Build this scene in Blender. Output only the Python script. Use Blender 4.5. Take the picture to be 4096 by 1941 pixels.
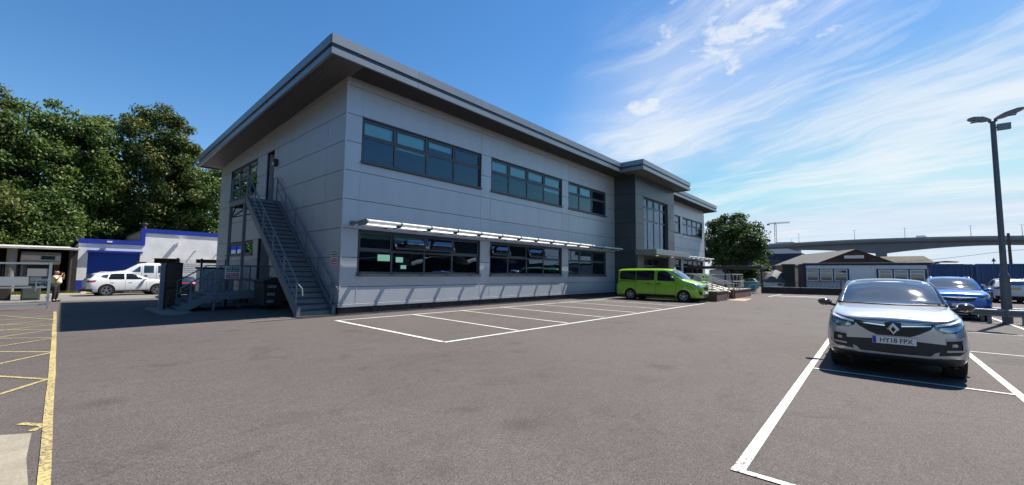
import bpy, bmesh, math, random
from mathutils import Vector, Matrix
from mathutils.bvhtree import BVHTree
R = math.radians
for o in list(bpy.data.objects): bpy.data.objects.remove(o)
SC = bpy.context.scene
COL = SC.collection

# ------------------------------------------------------------------ camera
cam = bpy.data.cameras.new('camera')
cam.lens = 14.344; cam.sensor_width = 36.0; cam.clip_start = 0.05; cam.clip_end = 6000
camo = bpy.data.objects.new('camera', cam); COL.objects.link(camo)
RX = Vector((0.66159541, -0.74976344, 0.01209504))      # image right
RY = Vector((-0.06295458, -0.03946426, 0.99723583))     # image up
RZ = Vector((-0.74721364, -0.66052809, -0.07331041))    # backwards
camo.matrix_world = Matrix(((RX.x, RY.x, RZ.x, -7.1252), (RX.y, RY.y, RZ.y, -14.7739), (RX.z, RY.z, RZ.z, 1.6), (0, 0, 0, 1)))
SC.camera = camo

# ------------------------------------------------------------------ sky, clouds, sun, exposure
SUN = Vector((0.582, -0.169, 1.0)).normalized()
world = bpy.data.worlds.new('World'); SC.world = world; world.use_nodes = True
def build_world():
    nt = world.node_tree; nt.nodes.clear(); N = nt.nodes.new; L = nt.links.new
    out = N('ShaderNodeOutputWorld'); mix = N('ShaderNodeMixShader')
    b1 = N('ShaderNodeBackground'); b2 = N('ShaderNodeBackground')
    sky = N('ShaderNodeTexSky'); sky.sky_type = 'NISHITA'; sky.sun_disc = False
    sky.sun_elevation = math.asin(SUN.z); sky.sun_rotation = math.atan2(SUN.x, SUN.y)
    sky.air_density = 1.0; sky.dust_density = 0.12; sky.ozone_density = 2.2; sky.altitude = 10
    hs = N('ShaderNodeHueSaturation'); hs.inputs['Saturation'].default_value = 1.28
    vmin = N('ShaderNodeVectorMath'); vmin.operation = 'MINIMUM'; vmin.inputs[1].default_value = (3.9, 4.85, 5.8)
    L(sky.outputs[0], hs.inputs['Color']); L(hs.outputs[0], vmin.inputs[0]); L(vmin.outputs[0], b1.inputs[0]); b1.inputs[1].default_value = 0.084
    b2.inputs[0].default_value = (0.93, 0.965, 1.0, 1); b2.inputs[1].default_value = 0.52
    def mth(op, a, b=None, c=None, clamp=False):
        n = N('ShaderNodeMath'); n.operation = op; n.use_clamp = clamp
        for i, v in enumerate((a, b, c)):
            if v is None: continue
            if isinstance(v, (int, float)): n.inputs[i].default_value = v
            else: L(v, n.inputs[i])
        return n.outputs[0]
    def comb(x, y, z=0.0):
        n = N('ShaderNodeCombineXYZ')
        for i, v in enumerate((x, y, z)):
            if isinstance(v, (int, float)): n.inputs[i].default_value = v
            else: L(v, n.inputs[i])
        return n.outputs[0]
    def noise(vec, scale, detail, rough, dist):
        n = N('ShaderNodeTexNoise'); L(vec, n.inputs['Vector']); n.inputs['Scale'].default_value = scale
        n.inputs['Detail'].default_value = detail; n.inputs['Roughness'].default_value = rough; n.inputs['Distortion'].default_value = dist
        return n.outputs['Fac']
    def smooth(v, a, b):
        n = N('ShaderNodeMapRange'); n.interpolation_type = 'SMOOTHSTEP'; L(v, n.inputs[0])
        n.inputs[1].default_value = a; n.inputs[2].default_value = b; n.inputs[3].default_value = 0; n.inputs[4].default_value = 1
        return n.outputs[0]
    tc = N('ShaderNodeTexCoord'); sp = N('ShaderNodeSeparateXYZ'); L(tc.outputs['Generated'], sp.inputs[0])
    zz = mth('MAXIMUM', mth('ADD', sp.outputs[2], 0.09), 0.05)
    px = mth('DIVIDE', sp.outputs[0], zz); py = mth('DIVIDE', sp.outputs[1], zz)
    # a runs along the cirrus streaks, b across them
    a = mth('ADD', mth('MULTIPLY', px, 0.30), mth('MULTIPLY', py, 0.954))
    b = mth('ADD', mth('MULTIPLY', px, -0.954), mth('MULTIPLY', py, 0.30))
    hl = mth('MAXIMUM', mth('SQRT', mth('ADD', mth('MULTIPLY', sp.outputs[0], sp.outputs[0]), mth('MULTIPLY', sp.outputs[1], sp.outputs[1]))), 0.05)
    def azdot(cx, cy): return mth('DIVIDE', mth('ADD', mth('MULTIPLY', sp.outputs[0], cx), mth('MULTIPLY', sp.outputs[1], cy)), hl)
    warp = noise(comb(mth('MULTIPLY', a, 0.6), mth('MULTIPLY', b, 0.6), 2.0), 1.3, 3, 0.5, 0.0)
    bw = mth('ADD', b, mth('MULTIPLY', mth('SUBTRACT', warp, 0.5), 0.9))
    n1 = noise(comb(mth('MULTIPLY', a, 0.34), mth('MULTIPLY', bw, 1.05), 3.7), 1.5, 10, 0.60, 0.25)
    n2 = noise(comb(mth('MULTIPLY', a, 0.45), mth('MULTIPLY', bw, 0.75), 7.3), 1.0, 3, 0.5, 0.2)
    n3 = noise(comb(mth('MULTIPLY', a, 1.3), mth('MULTIPLY', bw, 6.0), 1.1), 1.8, 7, 0.62, 0.3)
    toward = mth('MULTIPLY', smooth(mth('ADD', azdot(0.966, -0.259), mth('MULTIPLY', mth('SUBTRACT', n2, 0.5), 0.5)), 0.62, 0.86), smooth(azdot(0.82, 0.572), 0.25, 0.6))
    base = mth('ADD', mth('MULTIPLY', n1, 0.60), mth('ADD', mth('MULTIPLY', n2, 0.34), mth('MULTIPLY', n3, 0.16)))
    cirrus = mth('MULTIPLY', smooth(mth('ADD', base, mth('MULTIPLY', toward, 0.05)), 0.50, 0.74), toward)
    # two denser wisps
    def puff(cx, cy, r, th):
        dx = mth('SUBTRACT', px, cx); dy = mth('SUBTRACT', py, cy)
        d = mth('SQRT', mth('ADD', mth('MULTIPLY', dx, dx), mth('MULTIPLY', dy, dy)))
        f = noise(comb(px, py, 5.0), 7.5, 9, 0.62, 0.25)
        return smooth(mth('SUBTRACT', f, mth('MULTIPLY', d, th / r)), 0.24, 0.54)
    pf = mth('MAXIMUM', puff(PUFF[0][0], PUFF[0][1], 0.31, 0.27), puff(PUFF[1][0], PUFF[1][1], 0.24, 0.30))
    fac = mth('MAXIMUM', mth('MULTIPLY', cirrus, 0.82), mth('MULTIPLY', pf, 0.80), clamp=True)
    veil = mth('MULTIPLY', smooth(mth('ADD', n2, mth('MULTIPLY', n1, 0.35)), 0.52, 0.86), mth('MULTIPLY', toward, 0.40))
    fac = mth('MAXIMUM', fac, veil)
    haze = mth('MULTIPLY', smooth(sp.outputs[2], 0.13, -0.02), mth('ADD', 0.10, mth('MULTIPLY', toward, 0.30)))
    fac = mth('MAXIMUM', fac, haze)
    L(fac, mix.inputs[0]); L(b1.outputs[0], mix.inputs[1]); L(b2.outputs[0], mix.inputs[2]); L(mix.outputs[0], out.inputs[0])
PUFF = ((1.56, 0.36), (1.88, 0.78))
build_world()
sl = bpy.data.lights.new('sun', 'SUN'); sl.energy = 5.0; sl.angle = R(0.53); sl.color = (1.0, 0.95, 0.88)
so = bpy.data.objects.new('sun', sl); COL.objects.link(so); so.rotation_euler = SUN.to_track_quat('Z', 'Y').to_euler(); so.location = (20, -10, 40)
SC.view_settings.view_transform = 'Standard'; SC.view_settings.look = 'None'; SC.view_settings.gamma = 1; SC.view_settings.exposure = 0.92
SC.cycles.max_bounces = 7; SC.cycles.transparent_max_bounces = 12; SC.cycles.use_adaptive_sampling = True
SC.cycles.sample_clamp_indirect = 4.0; SC.cycles.caustics_reflective = False; SC.cycles.caustics_refractive = False

# ------------------------------------------------------------------ helpers
random.seed(7)
LOC = {}
def gz(y): return -0.02 * min(max(y, 0.0), 19.0)
def tag(o, label=None, cat=None, group=None, kind=None):
    if label: o['label'] = label
    if cat: o['category'] = cat
    if group: o['group'] = group
    if kind: o['kind'] = kind
    return o
def thing(name, label, cat, loc=(0, 0, 0), rotz=0.0, group=None):
    o = bpy.data.objects.new(name, None); COL.objects.link(o); o.empty_display_size = 0.2
    o.location = loc; o.rotation_euler = (0, 0, rotz); tag(o, label, cat, group)
    LOC[o.name] = Vector(loc) if rotz == 0 else None
    return o
def root_of(o):
    while o.parent: o = o.parent
    return o
class MB:
    def __init__(s): s.v = []; s.f = []
    def add(s, vs, fs):
        n = len(s.v); s.v += [tuple(p) for p in vs]; s.f += [[i + n for i in f] for f in fs]; return s
    def box(s, x0, x1, y0, y1, z0, z1):
        return s.add([(x0, y0, z0), (x1, y0, z0), (x1, y1, z0), (x0, y1, z0), (x0, y0, z1), (x1, y0, z1), (x1, y1, z1), (x0, y1, z1)],
                     [(0, 3, 2, 1), (4, 5, 6, 7), (0, 1, 5, 4), (1, 2, 6, 5), (2, 3, 7, 6), (3, 0, 4, 7)])
    def hull8(s, p): return s.add(p, [(0, 3, 2, 1), (4, 5, 6, 7), (0, 1, 5, 4), (1, 2, 6, 5), (2, 3, 7, 6), (3, 0, 4, 7)])
    def quad(s, *p): return s.add(p, [tuple(range(len(p)))])
    def prism(s, poly, off):
        n = len(poly); off = Vector(off); a = [Vector(p) for p in poly]
        return s.add(a + [p + off for p in a], [tuple(range(n))[::-1], tuple(range(n, 2 * n))] + [(i, (i + 1) % n, n + (i + 1) % n, n + i) for i in range(n)])
    def bar(s, p, q, w, h, up=(0, 0, 1)):
        p = Vector(p); q = Vector(q); d = (q - p).normalized(); u = Vector(up)
        r = d.cross(u)
        if r.length < 1e-4: r = d.cross(Vector((1, 0, 0)))
        r.normalize(); u = r.cross(d).normalized(); r *= w / 2; u *= h / 2
        return s.hull8([p - r - u, p + r - u, q + r - u, q - r - u, p - r + u, p + r + u, q + r + u, q - r + u])
    def tube(s, pts, r, n=8, r1=None):
        pts = [Vector(p) for p in pts]; rings = []; prev = None; m = len(pts)
        for i, p in enumerate(pts):
            d = (pts[min(i + 1, m - 1)] - pts[max(i - 1, 0)]).normalized()
            if prev is None:
                a = d.cross(Vector((0, 0, 1)))
                if a.length < 1e-3: a = d.cross(Vector((1, 0, 0)))
            else: a = prev - d * prev.dot(d)
            a.normalize(); prev = a; b = d.cross(a)
            rr = r if r1 is None else r + (r1 - r) * i / max(1, m - 1)
            rings.append([p + a * (rr * math.cos(2 * math.pi * k / n)) + b * (rr * math.sin(2 * math.pi * k / n)) for k in range(n)])
        return s.rings(rings)
    def rings(s, rings, cap=True, closed=True):
        n = len(rings[0]); vs = [p for r in rings for p in r]; fs = []
        for i in range(len(rings) - 1):
            for k in range(n if closed else n - 1):
                fs.append((i * n + k, i * n + (k + 1) % n, (i + 1) * n + (k + 1) % n, (i + 1) * n + k))
        if cap: fs.append(tuple(range(n))[::-1]); fs.append(tuple((len(rings) - 1) * n + k for k in range(n)))
        return s.add(vs, fs)
    def lathe(s, prof, n, org=(0, 0, 0), axis='z', cap=True):
        rings = []
        for r, h in prof:
            ring = []
            for k in range(n):
                a = 2 * math.pi * k / n; c, d = r * math.cos(a), r * math.sin(a)
                p = (c, d, h) if axis == 'z' else ((c, h, d) if axis == 'y' else (h, c, d))
                ring.append((p[0] + org[0], p[1] + org[1], p[2] + org[2]))
            rings.append(ring)
        return s.rings(rings, cap)
    def mesh(s, name, off=None):
        me = bpy.data.meshes.new(name); v = s.v
        if off is not None: v = [(p[0] - off[0], p[1] - off[1], p[2] - off[2]) for p in v]
        me.from_pydata(v, [], s.f); return me
    def build(s, name, mat, parent=None, smooth=False, bevel=0.0, fix=True, world=True):
        off = None
        if parent is not None and world: off = LOC.get(root_of(parent).name)
        me = s.mesh(name, off)
        if fix:
            bm = bmesh.new(); bm.from_mesh(me); bmesh.ops.recalc_face_normals(bm, faces=bm.faces); bm.to_mesh(me); bm.free()
        return link(name, me, mat, parent, smooth, bevel)
def link(name, me, mat, parent=None, smooth=False, bevel=0.0):
    o = bpy.data.objects.new(name, me); COL.objects.link(o)
    if mat is not None and len(me.materials) == 0: me.materials.append(mat)
    if smooth:
        me.shade_smooth(); me.set_sharp_from_angle(angle=R(40))
    if parent is not None: o.parent = parent
    if bevel > 0:
        m = o.modifiers.new('bevel', 'BEVEL'); m.width = bevel; m.segments = 2; m.limit_method = 'ANGLE'
    return o
def clone(o, parent, dx=0.0, dy=0.0, dz=0.0):
    c = o.copy(); COL.objects.link(c); c.parent = parent; c.location = (o.location.x + dx, o.location.y + dy, o.location.z + dz); return c
def struct(o, kind='structure'): o['kind'] = kind; return o
def bake(o):
    dg = bpy.context.evaluated_depsgraph_get(); me = bpy.data.meshes.new_from_object(o.evaluated_get(dg)); return me
def text(name, body, size, mat, parent, mtx, extrude=0.003, sx=1.0, bold=0.0, align='CENTER'):
    cu = bpy.data.curves.new(name, 'FONT'); cu.body = body; cu.size = size; cu.extrude = extrude; cu.align_x = align; cu.align_y = 'CENTER'; cu.offset = bold
    cu.resolution_u = 3
    t = bpy.data.objects.new(name, cu); COL.objects.link(t); bpy.context.view_layer.update()
    me = bake(t); bpy.data.objects.remove(t); me.transform(mtx @ Matrix.Diagonal((sx, 1, 1, 1)))
    off = LOC.get(root_of(parent).name)
    if off is not None: me.transform(Matrix.Translation(-off))
    me.materials.clear(); return link(name, me, mat, parent)
def frame_mtx(o, xdir, ydir):
    x = Vector(xdir).normalized(); y = Vector(ydir).normalized(); z = x.cross(y)
    return Matrix(((x.x, y.x, z.x, o[0]), (x.y, y.y, z.y, o[1]), (x.z, y.z, z.z, o[2]), (0, 0, 0, 1)))

# ------------------------------------------------------------------ materials
def mat(name, col, rough=0.6, metal=0.0, var=0.0, vscale=3.0, rnd=0.0, bump=0.0, bscale=40.0, spec=0.5, coat=0.0, grain=0.0, gscale=120.0, stretch=None, emit=0.0):
    m = bpy.data.materials.new(name); m.use_nodes = True; nt = m.node_tree; N = nt.nodes.new; L = nt.links.new
    b = nt.nodes['Principled BSDF']; b.inputs['Base Color'].default_value = (*col, 1); b.inputs['Roughness'].default_value = rough
    b.inputs['Metallic'].default_value = metal; b.inputs['Specular IOR Level'].default_value = spec; b.inputs['Coat Weight'].default_value = coat; b.inputs['Coat Roughness'].default_value = 0.04
    if emit: b.inputs['Emission Color'].default_value = (*col, 1); b.inputs['Emission Strength'].default_value = emit
    fac = None
    def term(out, lo, hi):
        nonlocal fac
        mr = N('ShaderNodeMapRange'); L(out, mr.inputs[0]); mr.inputs[1].default_value = 0.25; mr.inputs[2].default_value = 0.75; mr.inputs[3].default_value = lo; mr.inputs[4].default_value = hi
        if fac is None: fac = mr.outputs[0]
        else:
            mm = N('ShaderNodeMath'); mm.operation = 'MULTIPLY'; L(fac, mm.inputs[0]); L(mr.outputs[0], mm.inputs[1]); fac = mm.outputs[0]
    geo = N('ShaderNodeNewGeometry'); vec = geo.outputs['Position']
    if stretch:
        vm = N('ShaderNodeVectorMath'); vm.operation = 'MULTIPLY'; L(vec, vm.inputs[0]); vm.inputs[1].default_value = stretch; svec = vm.outputs[0]
    else: svec = vec
    if var:
        n = N('ShaderNodeTexNoise'); L(svec, n.inputs['Vector']); n.inputs['Scale'].default_value = vscale; n.inputs['Detail'].default_value = 5; n.inputs['Roughness'].default_value = 0.6
        term(n.outputs['Fac'], 1 - var, 1 + var)
    if grain:
        n = N('ShaderNodeTexNoise'); L(vec, n.inputs['Vector']); n.inputs['Scale'].default_value = gscale; n.inputs['Detail'].default_value = 3
        term(n.outputs['Fac'], 1 - grain, 1 + grain)
    if rnd:
        oi = N('ShaderNodeObjectInfo'); mr = N('ShaderNodeMapRange'); L(oi.outputs['Random'], mr.inputs[0]); mr.inputs[3].default_value = 1 - rnd; mr.inputs[4].default_value = 1 + rnd
        if fac is None: fac = mr.outputs[0]
        else:
            mm = N('ShaderNodeMath'); mm.operation = 'MULTIPLY'; L(fac, mm.inputs[0]); L(mr.outputs[0], mm.inputs[1]); fac = mm.outputs[0]
    if fac is not None:
        vm = N('ShaderNodeVectorMath'); vm.operation = 'SCALE'; vm.inputs[0].default_value = col; L(fac, vm.inputs['Scale']); L(vm.outputs[0], b.inputs['Base Color'])
    if bump:
        n = N('ShaderNodeTexNoise'); L(vec, n.inputs['Vector']); n.inputs['Scale'].default_value = bscale; n.inputs['Detail'].default_value = 4
        bp = N('ShaderNodeBump'); bp.inputs['Strength'].default_value = bump; bp.inputs['Distance'].default_value = 0.02; L(n.outputs['Fac'], bp.inputs['Height']); L(bp.outputs[0], b.inputs['Normal'])
    return m
def glass_mat(name, tint, base=0.08, gain=1.4, rough=0.0, rip=0.0):
    m = bpy.data.materials.new(name); m.use_nodes = True; nt = m.node_tree; nt.nodes.clear(); N = nt.nodes.new; L = nt.links.new
    out = N('ShaderNodeOutputMaterial'); mx = N('ShaderNodeMixShader'); tr = N('ShaderNodeBsdfTransparent'); gl = N('ShaderNodeBsdfGlossy')
    tr.inputs[0].default_value = (*tint, 1); gl.inputs['Roughness'].default_value = rough; gl.inputs[0].default_value = (0.60, 0.79, 1.0, 1)
    fr = N('ShaderNodeFresnel'); fr.inputs[0].default_value = 1.5; ma = N('ShaderNodeMath'); ma.operation = 'MULTIPLY_ADD'; ma.use_clamp = True
    L(fr.outputs[0], ma.inputs[0]); ma.inputs[1].default_value = gain; ma.inputs[2].default_value = base
    if rip:
        g = N('ShaderNodeNewGeometry'); n = N('ShaderNodeTexNoise'); L(g.outputs['Position'], n.inputs['Vector']); n.inputs['Scale'].default_value = 0.8; n.inputs['Detail'].default_value = 1
        bp = N('ShaderNodeBump'); bp.inputs['Strength'].default_value = rip; bp.inputs['Distance'].default_value = 0.05; L(n.outputs['Fac'], bp.inputs['Height']); L(bp.outputs[0], gl.inputs['Normal'])
    L(ma.outputs[0], mx.inputs[0]); L(tr.outputs[0], mx.inputs[1]); L(gl.outputs[0], mx.inputs[2]); L(mx.outputs[0], out.inputs[0]); return m
def ribbed(m, axis, pitch, strength):          # fine pressed ribs as relief
    nt = m.node_tree; N = nt.nodes.new; L = nt.links.new; b = nt.nodes['Principled BSDF']
    g = N('ShaderNodeNewGeometry'); s = N('ShaderNodeSeparateXYZ'); L(g.outputs['Position'], s.inputs[0])
    a = N('ShaderNodeMath'); a.operation = 'MULTIPLY'; L(s.outputs[axis], a.inputs[0]); a.inputs[1].default_value = 2 * math.pi / pitch
    c = N('ShaderNodeMath'); c.operation = 'SINE'; L(a.outputs[0], c.inputs[0])
    bp = N('ShaderNodeBump'); bp.inputs['Strength'].default_value = strength; bp.inputs['Distance'].default_value = 0.01; L(c.outputs[0], bp.inputs['Height']); L(bp.outputs[0], b.inputs['Normal']); return m
def asphalt(name, col, patchy=0.11):
    m = bpy.data.materials.new(name); m.use_nodes = True; nt = m.node_tree; N = nt.nodes.new; L = nt.links.new; b = nt.nodes['Principled BSDF']
    b.inputs['Roughness'].default_value = 0.85; b.inputs['Specular IOR Level'].default_value = 0.3
    g = N('ShaderNodeNewGeometry'); P = g.outputs['Position']
    def nz(scale, det, lo, hi, a=0.3, c=0.7, dist=0.0):
        n = N('ShaderNodeTexNoise'); L(P, n.inputs['Vector']); n.inputs['Scale'].default_value = scale; n.inputs['Detail'].default_value = det; n.inputs['Roughness'].default_value = 0.65; n.inputs['Distortion'].default_value = dist
        r = N('ShaderNodeMapRange'); L(n.outputs['Fac'], r.inputs[0]); r.inputs[1].default_value = a; r.inputs[2].default_value = c; r.inputs[3].default_value = lo; r.inputs[4].default_value = hi; return n, r.outputs[0]
    def mul(a, c):
        k = N('ShaderNodeMath'); k.operation = 'MULTIPLY'; L(a, k.inputs[0]); L(c, k.inputs[1]); return k.outputs[0]
    fn, f1 = nz(70, 4, 0.35, 1.75); _, f2 = nz(2.2, 5, 1 - patchy * 0.5, 1 + patchy * 0.5); _, f3 = nz(0.22, 5, 1 - patchy, 1 + patchy, dist=0.6)
    _, f4 = nz(0.9, 6, 0.80, 1.0, 0.32, 0.44, 1.5); _, f5 = nz(24, 3, 0.76, 1.24)
    v = N('ShaderNodeTexVoronoi'); L(P, v.inputs['Vector']); v.inputs['Scale'].default_value = 42
    vr = N('ShaderNodeMapRange'); L(v.outputs['Distance'], vr.inputs[0]); vr.inputs[1].default_value = 0.02; vr.inputs[2].default_value = 0.12; vr.inputs[3].default_value = 1.7; vr.inputs[4].default_value = 1.0
    # oil drips: sparse soft spots; hairline cracks: distorted cell borders that fade in and out
    vo = N('ShaderNodeTexVoronoi'); L(P, vo.inputs['Vector']); vo.inputs['Scale'].default_value = 0.55
    vs = N('ShaderNodeMapRange'); L(vo.outputs['Distance'], vs.inputs[0]); vs.inputs[1].default_value = 0.03; vs.inputs[2].default_value = 0.17; vs.inputs[3].default_value = 0.72; vs.inputs[4].default_value = 1.0
    dn = N('ShaderNodeTexNoise'); L(P, dn.inputs['Vector']); dn.inputs['Scale'].default_value = 1.3; dn.inputs['Detail'].default_value = 5
    dm = N('ShaderNodeVectorMath'); dm.operation = 'MULTIPLY_ADD'; L(dn.outputs['Color'], dm.inputs[0]); dm.inputs[1].default_value = (0.9, 0.9, 0.0); L(P, dm.inputs[2])
    vc = N('ShaderNodeTexVoronoi'); vc.feature = 'DISTANCE_TO_EDGE'; L(dm.outputs[0], vc.inputs['Vector']); vc.inputs['Scale'].default_value = 0.16
    cr = N('ShaderNodeMapRange'); L(vc.outputs['Distance'], cr.inputs[0]); cr.inputs[1].default_value = 0.0012; cr.inputs[2].default_value = 0.0035; cr.inputs[3].default_value = 0.84; cr.inputs[4].default_value = 1.0
    _, f6 = nz(7.0, 5, 0.90, 1.10)
    f = mul(mul(mul(mul(f1, f2), mul(f3, f4)), mul(f5, vr.outputs[0])), mul(mul(vs.outputs[0], cr.outputs[0]), f6))
    vm = N('ShaderNodeVectorMath'); vm.operation = 'SCALE'; vm.inputs[0].default_value = col; L(f, vm.inputs['Scale']); L(vm.outputs[0], b.inputs['Base Color'])
    bp = N('ShaderNodeBump'); bp.inputs['Strength'].default_value = 0.55; bp.inputs['Distance'].default_value = 0.012; L(fn.outputs['Fac'], bp.inputs['Height']); L(bp.outputs[0], b.inputs['Normal']); return m
def paint_line(name, col, under, wear=0.42):
    m = bpy.data.materials.new(name); m.use_nodes = True; nt = m.node_tree; N = nt.nodes.new; L = nt.links.new; b = nt.nodes['Principled BSDF']; b.inputs['Roughness'].default_value = 0.7
    g = N('ShaderNodeNewGeometry'); n = N('ShaderNodeTexNoise'); L(g.outputs['Position'], n.inputs['Vector']); n.inputs['Scale'].default_value = 38; n.inputs['Detail'].default_value = 6; n.inputs['Roughness'].default_value = 0.7
    n2 = N('ShaderNodeTexNoise'); L(g.outputs['Position'], n2.inputs['Vector']); n2.inputs['Scale'].default_value = 1.1; n2.inputs['Detail'].default_value = 4
    ma = N('ShaderNodeMath'); ma.operation = 'MULTIPLY_ADD'; L(n2.outputs['Fac'], ma.inputs[0]); ma.inputs[1].default_value = 0.30; ma.inputs[2].default_value = -0.15
    mb_ = N('ShaderNodeMath'); mb_.operation = 'ADD'; L(n.outputs['Fac'], mb_.inputs[0]); L(ma.outputs[0], mb_.inputs[1])
    r = N('ShaderNodeMapRange'); L(mb_.outputs[0], r.inputs[0]); r.inputs[1].default_value = wear - 0.07; r.inputs[2].default_value = wear + 0.05
    mx = N('ShaderNodeMix'); mx.data_type = 'RGBA'; L(r.outputs[0], mx.inputs[0]); mx.inputs[6].default_value = (*under, 1); mx.inputs[7].default_value = (*col, 1); L(mx.outputs[2], b.inputs['Base Color']); return m
def leaf_mat(name, c0, c1, c2):
    m = bpy.data.materials.new(name); m.use_nodes = True; nt = m.node_tree; nt.nodes.clear(); N = nt.nodes.new; L = nt.links.new
    out = N('ShaderNodeOutputMaterial'); g = N('ShaderNodeNewGeometry'); n = N('ShaderNodeTexNoise'); L(g.outputs['Position'], n.inputs['Vector']); n.inputs['Scale'].default_value = 0.45; n.inputs['Detail'].default_value = 3
    ad = N('ShaderNodeMath'); ad.operation = 'MULTIPLY_ADD'; L(g.outputs['Random Per Island'], ad.inputs[0]); ad.inputs[1].default_value = 0.45
    sc = N('ShaderNodeMath'); sc.operation = 'MULTIPLY_ADD'; L(n.outputs['Fac'], sc.inputs[0]); sc.inputs[1].default_value = 1.5; sc.inputs[2].default_value = -0.48; L(sc.outputs[0], ad.inputs[2])
    cr = N('ShaderNodeValToRGB'); L(ad.outputs[0], cr.inputs[0]); e = cr.color_ramp.elements; e[0].position = 0.1; e[0].color = (*c0, 1); e[1].position = 0.9; e[1].color = (*c2, 1); k = e.new(0.5); k.color = (*c1, 1)
    d = N('ShaderNodeBsdfPrincipled'); d.inputs['Roughness'].default_value = 0.5; d.inputs['Specular IOR Level'].default_value = 0.35; L(cr.outputs[0], d.inputs['Base Color'])
    t = N('ShaderNodeBsdfTranslucent'); L(cr.outputs[0], t.inputs[0]); mx = N('ShaderNodeMixShader'); mx.inputs[0].default_value = 0.38; L(d.outputs[0], mx.inputs[1]); L(t.outputs[0], mx.inputs[2]); L(mx.outputs[0], out.inputs[0]); return m
m_asph = asphalt('car_park_asphalt', (0.0810, 0.0690, 0.0635))
m_road = asphalt('road_asphalt', (0.15, 0.146, 0.138), 0.10)
m_sand = mat('sandy_verge', (0.27, 0.215, 0.14), 0.95, var=0.3, vscale=1.2, grain=0.3, gscale=30)
m_conc = mat('pale_concrete', (0.25, 0.22, 0.165), 0.9, var=0.25, vscale=2, grain=0.2, gscale=70, bump=0.2, bscale=50)
m_white = paint_line('white_road_paint', (0.56, 0.56, 0.52), (0.085, 0.075, 0.07), 0.405)
m_yell = paint_line('yellow_road_paint', (0.42, 0.33, 0.13), (0.10, 0.085, 0.07), 0.465)
m_panel = ribbed(mat('silver_cladding', (0.485, 0.50, 0.53), 0.42, 0.35, var=0.06, vscale=1.6, rnd=0.03, stretch=(1, 1, 0.16)), 2, 0.062, 0.07)
m_panelg = mat('silver_cladding_gable', (0.485, 0.50, 0.53), 0.42, 0.35, var=0.05, vscale=0.7, rnd=0.03, stretch=(1, 1, 0.35))
m_dark = mat('anthracite_cladding', (0.075, 0.083, 0.100), 0.38, 0.4, var=0.06, vscale=0.8, rnd=0.04)
m_fascia = mat('grey_fascia_metal', (0.225, 0.255, 0.285), 0.38, 0.4, var=0.08, vscale=0.8, rnd=0.04, stretch=(1, 1, 0.2))
m_soffit = mat('dark_soffit', (0.10, 0.10, 0.105), 0.55, 0.15, rnd=0.06)
m_soffitg = mat('grey_soffit', (0.095, 0.095, 0.095), 0.55, 0.15, rnd=0.05)
m_joint = mat('shadow_gap', (0.025, 0.026, 0.03), 0.8)
m_frame = mat('window_frame_grey', (0.075, 0.085, 0.10), 0.4, 0.2)
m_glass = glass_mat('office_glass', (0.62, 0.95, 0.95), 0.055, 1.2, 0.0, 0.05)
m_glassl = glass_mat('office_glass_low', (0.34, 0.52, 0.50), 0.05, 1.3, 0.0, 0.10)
m_blind = mat('window_blind', (0.85, 0.90, 0.88), 0.8)
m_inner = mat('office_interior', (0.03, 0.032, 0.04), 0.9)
m_brick = mat('dark_brick', (0.085, 0.06, 0.05), 0.85, var=0.35, vscale=6)
m_alu = mat('aluminium', (0.46, 0.47, 0.48), 0.4, 0.3)
m_galv = mat('galvanised_steel', (0.20, 0.225, 0.245), 0.5, 0.5, var=0.12, vscale=4)
m_step = mat('painted_steel_step', (0.13, 0.155, 0.17), 0.6, 0.3, var=0.14, vscale=3)
m_steel = mat('brushed_steel', (0.42, 0.40, 0.36), 0.28, 0.9)
m_black = mat('black_metal', (0.014, 0.015, 0.017), 0.5)
m_plast = mat('black_plastic', (0.02, 0.021, 0.023), 0.5)
m_rub = mat('tyre_rubber', (0.018, 0.018, 0.018), 0.85)
m_wht = mat('white_paint', (0.78, 0.78, 0.76), 0.5, var=0.04)
m_green = mat('sign_green', (0.01, 0.17, 0.07), 0.5)
m_red = mat('sign_red', (0.50, 0.02, 0.03), 0.5)
m_signw = mat('sign_white', (0.78, 0.78, 0.76), 0.5)
m_cglass = mat('car_glass', (0.026, 0.045, 0.07), 0.02, spec=1.0, coat=1.0)
m_sglass = mat('tinted_side_glass', (0.010, 0.012, 0.014), 0.03, spec=0.45)
m_chrome = mat('chrome', (0.82, 0.83, 0.84), 0.08, 1.0)
m_lens = mat('lamp_lens', (0.42, 0.45, 0.48), 0.06, 0.6, coat=1.0)
m_tail = mat('tail_lamp_red', (0.36, 0.01, 0.015), 0.12, coat=0.8)
m_bark = mat('tree_bark', (0.06, 0.048, 0.036), 0.9, var=0.35, vscale=5)

# ================================================================== GROUND
def ground_grid(name, xs, ys, m, dz, thick=0.0):
    b = MB(); n = len(xs)
    b.add([(x, y, gz(y) + dz) for y in ys for x in xs], [(j * n + i, j * n + i + 1, (j + 1) * n + i + 1, (j + 1) * n + i) for j in range(len(ys) - 1) for i in range(n - 1)])
    o = b.build(name, m, fix=False); return struct(o)
carpark = ground_grid('ground', [-900, -200, -60, -20, -8, 0, 10, 25, 60, 200, 1400], [-900, -200, -60, -20, -5, 0, 4, 8, 12, 16, 19, 24, 60, 250, 900], m_asph, 0.0)
carpark['label'] = 'reddish grey asphalt car park ground'
road = ground_grid('road', [-60, -20, -8, 4, 30, 60], [20.6, 22, 25, 28.4], m_road, 0.006); road['label'] = 'pale grey access road beyond the gate'
verge = ground_grid('verge', [-60, -20, -8, 4, 30, 60], [28.4, 31, 33.5], m_sand, 0.010); verge['label'] = 'sandy dirt verge in front of the white building'
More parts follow.
